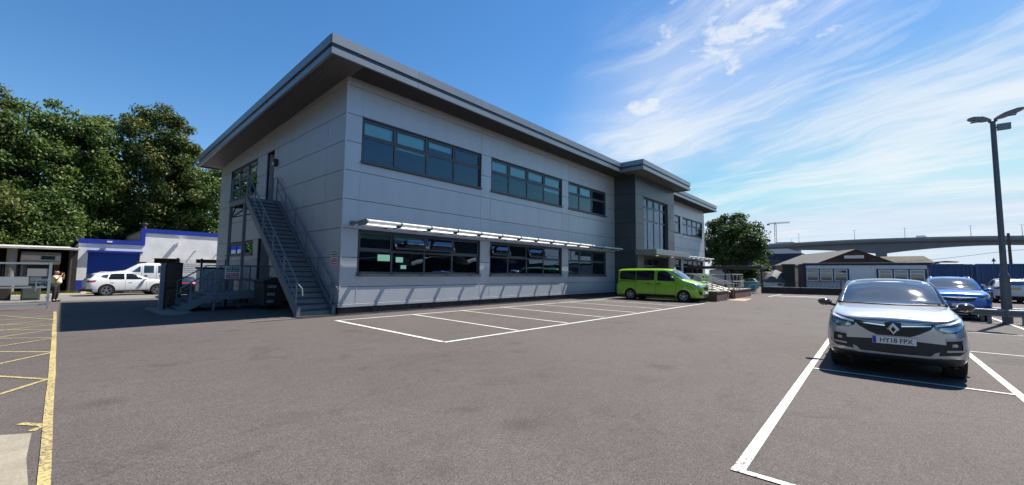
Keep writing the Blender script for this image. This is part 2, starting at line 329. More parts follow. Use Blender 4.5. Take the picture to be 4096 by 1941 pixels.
def line(p, q, w, m, z=0.005, name='painted_line', wob=0.0, n=None):
    p = Vector((p[0], p[1])); q = Vector((q[0], q[1])); d = (q - p); ln = d.length; d.normalize(); r = Vector((-d.y, d.x)) * (w / 2)
    n = n or max(2, int(ln / 1.5)); b = MB(); vs = []
    for i in range(n + 1):
        c = p + d * (ln * i / n) + r * (random.uniform(-1, 1) * wob)
        for s in (-1, 1): k = c + r * s; vs.append((k.x, k.y, gz(k.y) + z))
    b.add(vs, [(2 * i, 2 * i + 2, 2 * i + 3, 2 * i + 1) for i in range(n)]); LOC.setdefault(carpark.name, Vector((0, 0, 0)))
    o = b.build(name, m, carpark, fix=False); return o
# bays by the office
W1 = 0.10
line((-1.07, -7.42), (17.3, -7.62), W1, m_white); line((-0.92, -1.9), (17.5, -2.1), W1, m_white, 0.0055)
for xa, xb in ((-0.96, -1.08), (1.92, 1.55), (4.3, 4.0), (6.75, 6.45), (9.4, 9.1), (12.0, 11.75), (14.6, 14.3), (17.2, 16.9)): line((xa, -1.86), (xb, -7.36), W1 * (1.0 if xa > 0 else 1.2), m_white, 0.009)
# bays on the right, in rows away from the camera
line((-3.27, -13.88), (20.3, -13.88), 0.095, m_white, 0.0055); line((-3.3, -16.22), (20.3, -16.22), 0.095, m_white, 0.0055); line((-3.3, -18.3), (30.0, -18.3), 0.10, m_white, 0.0055)
for x in (-3.28, 1.78, 6.28, 10.95, 15.72, 20.3): line((x, -13.83), (x, -22.0), 0.07, m_white, 0.009)
line((29.3, -8.72), (35.2, -8.72), 0.09, m_white); line((29.3, -8.8), (30.3, -13.5), 0.09, m_white, 0.009); line((31.2, -9.0), (31.9, -12.0), 0.5, m_white, 0.009); line((34.3, -9.2), (34.6, -12.0), 0.09, m_white, 0.009)
# yellow keep clear box by the gate
YP = [(-6.845, 10.06, .088), (-6.945, -.44, .075), (-6.995, -5.75, .072), (-7.035, -8.43, .068), (-7.05, -10.2, .070), (-7.055, -11.2, .07)]
for (xa, ya, wa), (xb, yb_, wb_) in zip(YP[:-1], YP[1:]): line((xa, ya), (xb, yb_), (wa + wb_) / 2, m_yell, 0.009, wob=0.10); line((-6.9, 10.12), (-9.5, 12.1), 0.09, m_yell)
for p, q in (((-8.3, 5.83), (-6.91, 7.36)), ((-8.2, 8.95), (-6.92, 5.15)), ((-8.2, 3.6), (-6.92, 5.15)), ((-8.4, 4.5), (-6.93, 3.22)), ((-8.3, 1.45), (-6.93, 3.02)), ((-8.4, 2.72), (-6.94, 1.15)),
             ((-8.2, -0.49), (-6.94, 1.2)), ((-8.4, 0.36), (-6.96, -0.82)), ((-8.3, -2.24), (-6.96, -0.92)), ((-8.3, -1.74), (-6.97, -3.14)), ((-8.2, -4.8), (-6.97, -3.18)), ((-8.1, -4.27), (-7.03, -5.92)), ((-8.1, -7.6), (-7.03, -5.89)), ((-7.22, -8.2), (-7.06, -8.42)), ((-7.14, -8.57), (-7.06, -8.45))):
    line(p, q, 0.062, m_yell, 0.005 + random.random() * 0.003)
b = MB(); b.prism([(-9.0, -7.6, -0.1), (-7.36, -8.5, -0.1), (-7.135, -8.66, -0.1), (-7.15, -9.42, -0.1), (-7.125, -10.1, -0.1), (-7.10, -11.6, -0.1), (-9.0, -11.6, -0.1)], (0, 0, 0.108))
slab = struct(b.build('pavement_slab', m_conc)); slab['label'] = 'worn pale concrete slab beside the yellow line'
# drain channel and dirt line at the foot of the office wall
b = MB(); b.box(-3.0, 17.0, -0.66, -0.56, -0.05, 0.012); struct(b.build('drain_channel', mat('drain_grate', (0.05, 0.05, 0.05), 0.7)))['label'] = 'slotted drain channel along the foot of the office'
b = MB(); b.box(-3.0, 17.0, -0.47, -0.43, -0.05, 0.010); struct(b.build('drain_edge', m_conc))['label'] = 'thin concrete edging strip along the foot of the office'

# ================================================================== OFFICE BUILDING
office = thing('office_building', 'large two-storey silver clad office building with deep flat roof overhang', 'building', (0, 0, 0))
JZ = [0.36, 0.99, 2.10, 3.20, 4.31, 5.42, 6.54, 7.61, 8.72, 9.2]
G = 0.011
backing = MB()
def fmap(side):
    if side == 'front': return lambda a, d, z: (a, d, z)
    if side == 'gable': return lambda a, d, z: (d, a, z)
    if side[0] == 'f': y0 = float(side[1:]); return lambda a, d, z: (a, y0 + d, z)
    if side[0] == 'g': x0 = float(side[1:]); return lambda a, d, z: (x0 + d, a, z)
def pbox(mb, F, a0, a1, d0, d1, z0, z1):
    return mb.hull8([F(a0, d0, z0), F(a1, d0, z0), F(a1, d1, z0), F(a0, d1, z0), F(a0, d0, z1), F(a1, d0, z1), F(a1, d1, z1), F(a0, d1, z1)])
def panels(side, a0, a1, zs, m, back=True, vg=0.006, name='cladding_panel'):
    F = fmap(side)
    for z0, z1 in zip(zs[:-1], zs[1:]):
        b = MB(); pbox(b, F, a0 + vg, a1 - vg, 0.0, 0.06, z0 + G, z1 - G); b.build(name, m, office)
    if back: pbox(backing, F, max(a0 - 0.001, 0.05) if side in ('front', 'gable') else (a0 + 0.06 if a0 < 0 or a0 == 21.5 else a0), a1 + 0.001, 0.045, 0.13, zs[0], zs[-1])
def zrow(lo, hi): return [lo] + [z for z in JZ if lo + 0.05 < z < hi - 0.05] + [hi]
def window(side, a0, a1, z0, z1, cols, rows, glass, rec=0.10, blinds=(), opened=(), sill=True, label=None, fr=0.075):
    """frame part with pane, sill and blind sub-parts; cols/rows are the inner divisions; opened holds (col,row) cells whose top-hung light stands out"""
    F = fmap(side); b = MB(); A = [a0] + list(cols) + [a1]; Z = [z0] + list(rows) + [z1]
    pbox(b, F, a0, a1, rec - 0.02, rec + 0.05, z0, z0 + fr); pbox(b, F, a0, a1, rec - 0.02, rec + 0.05, z1 - fr * 1.3, z1)
    for a in (a0, a1 - fr): pbox(b, F, a, a + fr, rec - 0.0195, rec + 0.05, z0 + fr, z1 - fr * 1.3)
    for a in cols: pbox(b, F, a - fr * 0.55, a + fr * 0.55, rec - 0.019, rec + 0.05, z0 + fr, z1 - fr * 1.3)
    for z in rows: pbox(b, F, a0 + fr, a1 - fr, rec - 0.0185, rec + 0.05, z - fr * 0.6, z + fr * 0.6)
    # reveals
    for a in (a0 - 0.03, a1): pbox(b, F, a, a + 0.03, 0.002, rec + 0.06, z0, z1)
    pbox(b, F, a0 - 0.03, a1 + 0.03, 0.002, rec + 0.06, z1, z1 + 0.03)
    w = b.build('window', m_frame, office)
    if label: w['label'] = label
    for i in range(len(A) - 1):
        for j in range(len(Z) - 1):
            p0, p1, q0, q1 = A[i] + 0.045, A[i + 1] - 0.045, Z[j] + 0.045, Z[j + 1] - 0.045
            if (i, j) in opened:
                out, dz = 0.24, 0.0; pts = []
                t = MB(); zt, zb = q1, q0
                def pp(a, k, e):          # k 0 top .. 1 bottom, e depth offset
                    return F(a, rec - 0.03 - out * k + e, zt + (zb - zt) * k * 0.93)
                for s0, s1, k0, k1 in ((p0 - 0.03, p1 + 0.03, 0.0, 0.09), (p0 - 0.03, p1 + 0.03, 0.88, 1.0), (p0 - 0.03, p0 + 0.05, 0.09, 0.88), (p1 - 0.05, p1 + 0.03, 0.09, 0.88)):
                    t.hull8([pp(s0, k0, -0.025), pp(s1, k0, -0.025), pp(s1, k0, 0.025), pp(s0, k0, 0.025), pp(s0, k1, -0.025), pp(s1, k1, -0.025), pp(s1, k1, 0.025), pp(s0, k1, 0.025)])
                cs = t.build('opening_light', m_frame, w); cs['label'] = 'top hung window light standing open'
                t = MB(); t.quad(pp(p0 + 0.04, 0.08, 0.0), pp(p1 - 0.04, 0.08, 0.0), pp(p1 - 0.04, 0.9, 0.0), pp(p0 + 0.04, 0.9, 0.0)); t.build('pane', m_glasso, w)
            else:
                e1, e2, e3 = [random.uniform(-0.006, 0.006) for _ in range(3)]; t = MB(); t.quad(F(p0, rec + 0.01 + e1, q0), F(p1, rec + 0.01 + e2, q0), F(p1, rec + 0.01 + e3 + e2, q1), F(p0, rec + 0.01 + e1 + e3, q1)); t.build('pane', glass, w, fix=False)
                if j == len(Z) - 2 and len(Z) > 2:         # sash bar round the opening top light
                    t = MB(); e = 0.05
                    for s0, s1, u0, u1 in ((p0 - 0.005, p1 + 0.005, q0 - 0.005, q0 + e), (p0 - 0.005, p1 + 0.005, q1 - e, q1 + 0.005), (p0 - 0.005, p0 + e, q0 + e, q1 - e), (p1 - e, p1 + 0.005, q0 + e, q1 - e)):
                        pbox(t, F, s0, s1, rec - 0.035, rec + 0.008, u0, u1)
                    t.build('sash', m_frame, w)
            for (bi, bj, frac) in blinds:
                if (bi, bj) == (i, j):
                    t = MB(); pbox(t, F, p0 - 0.02, p1 + 0.02, rec + 0.10, rec + 0.11, q1 - (q1 - q0) * frac, q1 + 0.03); t.build('blind', m_blind, w)
    if sill:
        t = MB(); pbox(t, F, a0 - 0.06, a1 + 0.06, -0.09, rec, z0 - 0.045, z0 - 0.005); pbox(t, F, a0 - 0.06, a1 + 0.06, -0.09, -0.07, z0 - 0.09, z0 - 0.045); t.build('sill', m_frame, w)
    return w
m_glasso = glass_mat('opened_glass', (0.30, 0.46, 0.46), 0.0, 0.18)  # sky reflection cut by hand so the opened panes read dark
# --- front wall of the near wing
TOP = 9.2
for a0, a1 in ((0.0, 0.66), (7.17, 7.88), (14.39, 15.12), (20.09, 21.49)): panels('front', a0, a1, [z for z in JZ if z < 9.0] + [TOP], m_panel)
for a0, a1 in ((0.66, 7.17), (7.88, 14.39), (15.12, 20.09)):
    for lo, hi in ((0.36, 1.40), (3.19, 5.78), (7.63, TOP)): panels('front', a0, a1, zrow(lo, hi), m_panel)
window('front', 0.70, 7.13, 5.87, 7.59, (2.19, 3.82, 5.42), (6.88,), m_glass, blinds=((0, 1, 0.85), (1, 1, 1.0), (1, 0, 0.08), (2, 1, .5)), label='upper window nearest the building corner')
window('front', 7.92, 14.35, 5.87, 7.59, (9.36, 10.95, 12.55), (6.88,), m_glass, blinds=((0, 1, 0.9), (1, 1, 1.0), (2, 1, 0.7), (3, 1, 1.0), (3, 0, 0.2)), label='middle upper window of the near wing')
window('front', 15.16, 20.05, 5.87, 7.59, (16.55, 18.2), (6.88,), m_glass, blinds=((0, 1, 1.0), (1, 1, 1.0)), label='upper window beside the dark entrance tower')
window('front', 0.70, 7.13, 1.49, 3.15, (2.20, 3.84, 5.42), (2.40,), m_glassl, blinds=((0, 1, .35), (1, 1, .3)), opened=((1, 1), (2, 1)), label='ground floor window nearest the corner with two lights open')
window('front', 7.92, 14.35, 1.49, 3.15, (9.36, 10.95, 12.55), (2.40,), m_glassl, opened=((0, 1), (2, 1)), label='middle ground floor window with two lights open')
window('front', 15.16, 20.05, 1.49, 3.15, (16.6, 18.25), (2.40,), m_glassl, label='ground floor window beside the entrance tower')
# --- entrance tower
for zs, m in ((zrow(0.0, TOP), m_dark),): panels('g21.5', -1.70, 0.0, zs, m)
panels('f-1.7', 21.5, 22.9, zrow(0.0, TOP), m_dark); panels('f-1.7', 27.95, 29.4, zrow(0.0, TOP), m_dark); panels('f-1.7', 22.9, 27.95, zrow(7.63, TOP), m_dark)
b = MB(); b.box(29.34, 29.40, -1.64, 0.0, 0.0, TOP); b.build('side_wall', m_dark, office)
window('f-1.7', 22.95, 27.9, 3.45, 7.60, (24.15, 25.4, 26.65), (5.84, 6.86), m_glass, rec=0.22, sill=False, fr=0.09, label='tall glazed curtain window over the entrance')
window('f-1.7', 22.95, 27.9, 0.55, 2.95, (24.15, 25.4, 26.65), (2.25,), m_glassl, rec=0.9, sill=False, fr=0.10, label='glazed entrance doors under the canopy')
b = MB(); b.box(22.9, 27.95, -1.7, -0.7, 0.02, 0.5); b.build('entrance_step', m_conc, office)
b = MB(); b.box(22.9, 27.95, -1.64, -1.55, 2.95, 3.45); b.build('lintel', m_dark, office)
for sx in (24.0, 26.9):
    b = MB(); b.add([(sx + 0.17 * math.cos(a), -0.845, 1.65 + 0.17 * math.sin(a)) for a in [k * math.pi / 8 for k in range(16)]], [tuple(range(16))]); s = b.build('door_sticker', mat('blue_sticker', (0.05, 0.10, 0.34), 0.4), office)
b = MB(); b.prism([(21.49, -1.712, 0.0), (21.56, -1.712, 0.0), (21.56, -1.69, 0.0), (21.52, -1.69, 0.0), (21.52, -1.64, 0.0), (21.49, -1.64, 0.0)], (0, 0, 9.0)); b.build('corner_trim', m_dark, office)
# canopy over the door
b = MB(); b.box(21.35, 28.45, -3.3, -1.72, 3.02, 3.40); cpy = b.build('entrance_canopy', mat('canopy_grey', (0.22, 0.245, 0.26), 0.45, 0.3), office, bevel=0.015)
for sx in (23.5, 26.6):
    b = MB(); b.lathe([(0.001, 3.0), (0.10, 3.0), (0.10, 3.019)], 12, (sx, -2.5, 0)); b.build('downlight', mat('warm_downlight', (0.9, 0.7, 0.45), 0.5, emit=0.6), cpy)
b = MB(); b.tube([(21.75, -1.78, 2.95), (21.75, -1.78, 2.7), (21.70, -1.78, 2.3), (21.70, -1.78, 0.2)], 0.05, 8); b.build('downpipe', m_galv, office, smooth=True)
# --- far wing
for a0, a1 in ((29.4, 30.5), (32.9, 34.2), (35.9, 36.55), (43.05, 43.8)): panels('front', a0, a1, zrow(0.36, TOP), m_panel)
for a0, a1 in ((30.5, 32.9), (34.2, 35.9), (36.55, 43.05)):
    for lo, hi in ((0.36, 1.40), (3.19, 5.78), (7.63, TOP)): panels('front', a0, a1, zrow(lo, hi), m_panel)
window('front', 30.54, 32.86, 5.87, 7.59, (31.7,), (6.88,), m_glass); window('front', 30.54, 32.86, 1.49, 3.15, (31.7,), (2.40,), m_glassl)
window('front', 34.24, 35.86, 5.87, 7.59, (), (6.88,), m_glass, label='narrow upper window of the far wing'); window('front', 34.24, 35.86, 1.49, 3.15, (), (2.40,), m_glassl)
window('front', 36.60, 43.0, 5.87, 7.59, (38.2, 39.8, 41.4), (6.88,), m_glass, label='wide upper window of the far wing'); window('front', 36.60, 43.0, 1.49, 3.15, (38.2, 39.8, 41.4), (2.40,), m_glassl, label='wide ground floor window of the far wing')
# --- gable wall
for a0, a1 in ((0.0, 1.5), (1.5, 6.95)): panels('gable', a0, a1, zrow(0.36, TOP), m_panel)
panels('gable', 6.95, 7.45, zrow(0.36, 9.0), m_panel)
panels('gable', 7.45, 9.2, [3.2, 4.31, 4.86], m_panel); panels('gable', 7.45, 8.5, [7.61, 8.85], m_panel); panels('gable', 8.5, 9.95, zrow(4.86, 8.78), m_panel)
panels('gable', 9.2, 9.95, [0.36, 0.99, 2.10, 3.2, 4.31, 4.86], m_panel)
for lo, hi in ((0.36, 2.36), (3.18, 5.68), (7.63, 8.6)): panels('gable', 9.95, 14.75, zrow(lo, hi), m_panel)
panels('gable', 14.75, 17.0, zrow(0.36, 8.42), m_panel)
window('gable', 10.0, 14.70, 5.75, 7.59, (11.6, 13.2), (6.88,), m_glass, label='upper window of the gable behind the fire escape landing')
window('gable', 10.0, 14.70, 2.45, 3.14, (11.6, 13.2), (), m_glassl, label='long low window of the gable')
b = MB(); pbox(b, fmap('gable'), 7.45, 8.5, 0.30, 0.36, 4.9, 7.6); d1 = b.build('door', mat('grey_door', (0.10, 0.115, 0.135), 0.45), office); d1['label'] = 'grey fire door at the top of the fire escape'
for a in (7.42, 8.5): 
    b = MB(); pbox(b, fmap('gable'), a, a + 0.03, 0.065, 0.36, 4.9, 7.6); b.build('door_reveal', m_panel, d1)
b = MB(); pbox(b, fmap('gable'), 7.62, 7.80, 0.285, 0.299, 6.30, 6.44); b.build('door_sign', m_signw, d1)
b = MB(); pbox(b, fmap('gable'), 7.62, 7.74, 0.28, 0.2845, 6.33, 6.41); b.build('door_sign_mark', m_red, d1)
b = MB(); pbox(b, fmap('gable'), 7.45, 9.2, 0.55, 0.6, 0.4, 3.2); d2 = b.build('door', m_dark, office); d2['label'] = 'dark recessed ground floor door behind the lower steps'
for a in (7.42, 9.2):
    b = MB(); pbox(b, fmap('gable'), a, a + 0.03, 0.065, 0.6, 0.36, 3.2); b.build('door_reveal', m_panel, d2)
# bulkhead lamp beside the fire door
b = MB(); b.lathe([(0.02, 0.0), (0.20, -0.01), (0.21, -0.05), (0.15, -0.13), (0.02, -0.16)], 16, (0.0, 7.12, 6.86), 'x'); bl = b.build('bulkhead_lamp', m_black, office, smooth=True)
b = MB(); b.lathe([(0.01, -0.10), (0.11, -0.10), (0.09, -0.17), (0.01, -0.185)], 14, (0.0, 7.15, 6.80), 'x'); b.build('lamp_lens', mat('opal_lens', (0.7, 0.7, 0.66), 0.4), bl, smooth=True)
backing.build('wall_backing', m_joint, office)
# --- base ledge, plinth, corner trims
b = MB(); b.box(-0.03, 21.49, -0.03, 0.05, 0.23, 0.355); b.box(29.41, 43.83, -0.03, 0.05, 0.23, 0.355); b.build('base_ledge', m_panel, office, bevel=0.006)
b = MB(); b.box(-0.03, 0.05, 0.051, 17.0, 0.225, 0.352); b.build('base_ledge', m_panel, office, bevel=0.006)
b = MB(); b.box(0.05, 43.7, 0.06, 0.3, -0.6, 0.228); b.box(0.06, 0.3, 0.31, 16.9, -0.7, 0.22); b.build('plinth', m_brick, office)
for k in range(9):
    x = 1.2 + 2.35 * k; b = MB(); b.box(x, x + 0.22, 0.045, 0.07, 0.06, 0.16); b.build('air_brick', m_black, office)
b = MB(); b.prism([(-0.012, -0.012, 0.36), (0.05, -0.012, 0.36), (0.05, 0.02, 0.36), (0.02, 0.02, 0.36), (0.02, 0.05, 0.36), (-0.012, 0.05, 0.36)], (0, 0, 8.64)); b.build('corner_trim', m_panel, office, bevel=0.006)
b = MB(); b.box(43.78, 43.83, -0.01, 14, 0.3, 8.6); b.box(0.3, 43.7, 16.8, 16.9, -0.6, 8.4); b.build('rear_wall', m_panel, office)
for x in (0.665, 7.17, 7.88, 14.39, 15.12, 20.09, 36.55):
    for z0, z1 in ((0.36, 1.40), (3.2, 5.78), (7.64, 9.0)): b = MB(); b.box(x - 0.018, x + 0.018, -0.008, 0.05, z0, z1); b.build('joint_cover', m_panel, office)
# --- rooms behind the glass
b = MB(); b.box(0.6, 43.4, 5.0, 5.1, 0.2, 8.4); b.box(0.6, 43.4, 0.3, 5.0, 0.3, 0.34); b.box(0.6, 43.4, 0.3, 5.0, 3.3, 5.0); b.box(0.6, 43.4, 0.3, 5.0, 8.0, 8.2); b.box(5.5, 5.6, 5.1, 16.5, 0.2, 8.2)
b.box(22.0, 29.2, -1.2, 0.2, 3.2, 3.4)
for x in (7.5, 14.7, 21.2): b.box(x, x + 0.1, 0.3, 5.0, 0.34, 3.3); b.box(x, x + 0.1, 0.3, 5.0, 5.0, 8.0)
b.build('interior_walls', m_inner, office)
def screen(x, z, w, h, y, c):
    b = MB(); b.box(x, x + w, y, y + 0.03, z, z + h); b.build('monitor', mat('screen_glow', c, 0.4, emit=0.55), office)
screen(2.0, 2.02, 0.62, 0.27, 0.8, (0.55, 0.78, 0.62)); screen(2.75, 1.98, 0.34, 0.22, 0.6, (0.55, 0.8, 0.72)); screen(3.0, 1.70, 0.26, 0.16, 0.6, (0.5, 0.75, 0.7))
b = MB(); b.box(13.2, 13.85, 0.135, 0.14, 1.68, 2.15); b.build('poster', mat('teal_poster', (0.07, 0.27, 0.33), 0.5), office)['label'] = 'teal poster inside the glass'
for x in (1.6, 2.6, 5.8, 9.0, 12.0, 17.0):
    b = MB(); b.box(x, x + 0.5, 0.7, 0.76, 1.2, 1.72); b.tube([(x + 0.25, 0.73, 0.34), (x + 0.25, 0.73, 1.2)], 0.03, 6); b.build('office_chair_back', m_plast, office, bevel=0.03)

# --- roof
def rz(y): return -0.0479 * max(y + 1.2, 0.0)
XR, YB = 44.75, 17.6
b = MB()
def slab(b, x0, x1, y0, y1, z0, z1, slope=True):
    s0, s1 = (rz(y0), rz(y1)) if slope else (0, 0)
    b.hull8([(x0, y0, z0 + s0), (x1, y0, z0 + s0), (x1, y1, z0 + s1), (x0, y1, z0 + s1), (x0, y0, z1 + s0), (x1, y0, z1 + s0), (x1, y1, z1 + s1), (x0, y1, z1 + s1)])
slab(b, -1.10, XR - 0.1, -1.10, YB - 0.1, 9.12, 9.70); slab(b, 20.3, 30.05, -2.80, -1.11, 9.12, 9.70, False)
roof = b.build('roof', m_fascia, office)
T0, T1, T2, T3 = 9.03, 9.25, 9.40, 9.735
def fascia_x(x0, x1, y, slope=False):
    for z0, z1, d in ((T0, T1, 0.0), (T2, T3, -0.012)):
        n = max(1, round((x1 - x0) / 3.3)); st = (x1 - x0) / n
        for k in range(n):
            b = MB(); b.box(x0 + k * st + 0.006, x0 + (k + 1) * st - 0.006, y + d, y + 0.09, z0, z1); b.build('fascia_panel', m_fascia, roof)
    b = MB(); b.box(x0 + 0.04, x1 - 0.04, y + 0.05, y + 0.085, T1 + 0.001, T2 - 0.001); b.build('fascia_groove', m_frame, roof)
def fascia_y(x, y0, y1, sgn):
    for z0, z1, d in ((T0, T1, 0.0), (T2, T3, 0.012)):
        n = max(1, round((y1 - y0) / 3.3)); st = (y1 - y0) / n
        for k in range(n):
            b = MB(); xx = sorted((x - sgn * -1 * d, x + sgn * 0.09)) if sgn > 0 else sorted((x + d, x - 0.09))
            xx = (x - d, x + 0.09) if sgn > 0 else (x - 0.09, x + d)
            slab(b, xx[0], xx[1], y0 + k * st + 0.006, y0 + (k + 1) * st - 0.006, z0, z1); b.build('fascia_panel', m_fascia, roof)
    b = MB(); xx = (x + 0.05, x + 0.085) if sgn > 0 else (x - 0.085, x - 0.05); slab(b, xx[0], xx[1], y0 + 0.1, y1 - 0.04, T1 + 0.001, T2 - 0.001); b.build('fascia_groove', m_frame, roof)
fascia_x(-1.2, 20.2, -1.2); fascia_x(20.2, 30.15, -2.9); fascia_x(30.15, XR, -1.2)
fascia_y(-1.2, -1.11, YB, 1); fascia_y(20.2, -2.81, -1.1, 1); fascia_y(30.15, -2.81, -1.1, -1); fascia_y(XR, -1.11, YB, -1)
# soffit planks: along the gable overhang, then short ones along the front
w = 0.2
def plank_mesh(ln, slope):
    b = MB()
    for e in (0.008, 0.104): slab(b, e, e + 0.088, 0.0, ln, 0.0, 0.03, False)
    me = b.mesh('soffit_plank')
    for v in me.vertices: v.co.z += -0.0479 * v.co.y if slope else 0
    return me
pg = plank_mesh(18.5, True)
for k in range(6):
    o = link('soffit_plank', pg, m_soffitg if k == 0 else None, roof); o.location = (-1.11 + w * k, -1.1, T0 + 0.06 - 0.005)
pf = plank_mesh(1.14, False); pe = plank_mesh(2.84, False); first = True
for k in range(6, 229):
    x = -1.11 + w * k
    if x + w > XR - 0.1: break
    inb = 20.28 < x < 29.9
    me = pe if inb else pf
    o = link('soffit_plank', me, m_soffit, roof); o.location = (x, -2.81 if inb else -1.1, T0 + 0.06)
b = MB(); slab(b, -1.1, XR - 0.1, -1.08, YB - 0.1, 9.095, 9.115); b.build('soffit_backing', m_joint, roof)
b = MB(); slab(b, -1.1, 0.0, YB - 0.09, YB, 9.03, 9.7); b.build('fascia_end', m_fascia, roof)

# --- louvred sunshades over the ground floor windows
def sunshade(x0, n, pitch, label):
    for k in range(n):
        x = x0 + k * pitch; xe = x + pitch
        b = MB()
        for i in range(5):                                  # angled blades
            y = -0.58 - 0.085 * i; zz = 3.30
            b.prism([(x + 0.05, y, zz + 0.02), (x + 0.05, y - 0.06, zz - 0.028), (x + 0.05, y - 0.066, zz - 0.02), (x + 0.05, y - 0.006, zz + 0.03)], (pitch - 0.10, 0, 0))
        s = b.build('sunshade', m_alu, office); s['label'] = label
        nose = [(x + 0.03, -1.03, 3.345), (x + 0.03, -1.12, 3.345), (x + 0.03, -1.17, 3.365), (x + 0.03, -1.165, 3.42), (x + 0.03, -1.10, 3.468), (x + 0.03, -1.03, 3.48)]
        b = MB(); b.prism(nose, (pitch - 0.06, 0, 0)); b.build('nose_blade', m_alu, s)
        b = MB(); b.box(x + 0.05, xe - 0.05, -0.41, -0.285, 3.40, 3.43); b.build('inner_rail', m_frame, s)
    for k in range(n + 1):
        x = x0 + k * pitch; b = MB()
        b.prism([(x - 0.024, -0.53, 3.265), (x - 0.024, -1.02, 3.265), (x - 0.024, -1.13, 3.33), (x - 0.024, -1.19, 3.355), (x - 0.024, -1.185, 3.43), (x - 0.024, -1.10, 3.487), (x - 0.024, -0.53, 3.45)], (0.048, 0, 0))
        b.box(x - 0.07, x + 0.07, -0.53, 0.0, 3.355, 3.44); b.box(x - 0.09, x + 0.09, -0.012, 0.0, 3.30, 3.49); b.build('sunshade_bracket', m_frame if k else m_galv, office)
sunshade(0.39, 14, 1.44, 'curved aluminium sunshade louvre section over the ground floor windows')
sunshade(30.2, 9, 1.46, 'aluminium sunshade louvre section on the far wing')
b = MB(); b.box(28.62, 28.86, -1.95, -1.70, 1.5, 2.2); b.build('meter_box', m_wht, office)
b = MB(); b.box(29.6, 29.66, -0.3, 0.0, 4.32, 4.36); b.prism([(29.5, -0.30, 4.26), (29.5, -0.52, 4.23), (29.5, -0.52, 4.33), (29.5, -0.30, 4.38)], (0.26, 0, 0)); b.build('flood_light', m_galv, office)

# ================================================================== FIRE ESCAPE STAIR
stair = thing('fire_escape_stair', 'grey steel fire escape stair climbing the gable wall to a landing', 'staircase', (-0.7, 0.3, 0))
XO, XI = -1.36, -0.13; ZL = 4.88; N_ST = 25; Y0, Y1 = 0.22, 6.45
rise, going = ZL / N_ST, (Y1 - Y0) / (N_ST - 1)
off = LOC[stair.name]
b = MB(); b.box(XO + 0.05, XI - 0.05, 0.0, going + 0.02, -0.035, 0.0); b.box(XO + 0.05, XI - 0.05, -0.03, -0.001, -0.045, 0.0)
me = b.mesh('tread', (off.x, 0, 0))
b = MB(); b.box(XO + 0.06, XI - 0.06, 0.012, 0.026, -rise + 0.005, -0.04); mr = b.mesh('riser', (off.x, 0, 0)); m_riser = mat('riser_plate', (0.20, 0.23, 0.255), 0.5, 0.3, var=0.1, vscale=3); m_tread = mat('shaded_tread_plate', (0.06, 0.07, 0.08), 0.7, 0.2)  # shade put into the colour: treads dark, risers paler
for k in range(N_ST - 1):
    o = link('tread', me, m_tread, stair); o.location = (0, Y0 + k * going - off.y, (k + 1) * rise - 0.0)
    r_ = link('riser', mr, m_riser, stair); r_.location = o.location
for x in (XO, XI):
    b = MB(); b.prism([(x - 0.035, Y0 - 0.12, 0.0), (x - 0.035, Y0 + 0.10, 0.0), (x - 0.035, Y1 + 0.1, ZL - 0.22), (x - 0.035, Y1 + 0.1, ZL + 0.05), (x - 0.035, Y1 - 0.02, ZL + 0.05), (x - 0.035, Y0 - 0.12, 0.22)], (0.07, 0, 0)); b.build('stringer', m_galv, stair)
    b = MB(); b.box(x - 0.06, x + 0.06, Y0 - 0.14, Y0 + 0.02, 0.0, 0.32); b.build('foot_plate', m_galv, stair)
# landing
b = MB(); b.box(-1.40, -0.03, 6.46, 8.92, ZL - 0.03, ZL); lan = b.build('landing', m_step, stair)
b = MB(); b.box(-1.42, -1.34, 6.46, 8.94, ZL - 0.25, ZL - 0.031); b.box(-1.34, -0.05, 8.86, 8.94, ZL - 0.25, ZL - 0.031); b.box(-1.34, -0.05, 6.46, 6.54, ZL - 0.25, ZL - 0.031); b.build('landing_beam', m_galv, stair)
for y in (6.58, 8.80):
    b = MB(); b.box(-1.43, -1.31, y - 0.06, y + 0.06, gz(y), ZL - 0.251); b.build('column', m_galv, stair)
b = MB(); b.bar((-1.37, 8.75, 4.1), (-1.37, 7.9, ZL - 0.26), 0.05, 0.05); b.bar((-1.37, 8.75, 4.1), (-1.37, 6.65, 4.35), 0.05, 0.05); b.bar((-1.37, 8.75, 4.12), (-0.2, 8.8, 4.5), 0.05, 0.05); b.build('brace', m_black, stair)
def stair_rail(x, post_ts, lab):
    H = 0.98
    def zt(y): return (y - Y0) / (Y1 - Y0) * ZL
    top = [(x, Y0 - 0.42, 0.72), (x, Y0 - 0.36, H - 0.02), (x, Y0 - 0.1, H + 0.08), (x, Y1 + 0.15, ZL + H + 0.18)]
    if x < -1: top += [(x, 8.80, ZL + H + 0.18), (-0.25, 8.80, ZL + H + 0.18)]
    else: top += [(x, 7.0, ZL + H + 0.18), (x, 7.02, ZL + H - 0.9 + 0.9)]
    b = MB(); b.tube(top, 0.025, 8); b.build('handrail', m_galv, stair, smooth=True)
    mid = [(x, Y0 + 0.1, 0.62), (x, Y1 + 0.1, ZL + 0.62)]
    if x < -1: mid += [(x, 8.80, ZL + 0.56), (-0.25, 8.80, ZL + 0.56)]
    else: mid += [(x, 7.0, ZL + 0.62)]
    b = MB(); b.tube(mid, 0.019, 8); b.build('mid_rail', m_galv, stair, smooth=True)
    for t in post_ts:
        y = Y0 + 0.12 + t * (Y1 - Y0); b = MB(); b.bar((x, y, max(0, zt(y) - 0.05)), (x, y, zt(y) + H + 0.10), 0.045, 0.045); b.build('baluster', m_galv, stair)
stair_rail(XO, (0.0, 0.2, 0.4, 0.6, 0.8, 0.985), 'outer'); stair_rail(XI, (0.0, 0.2, 0.4, 0.6, 0.8, 0.985), 'inner')
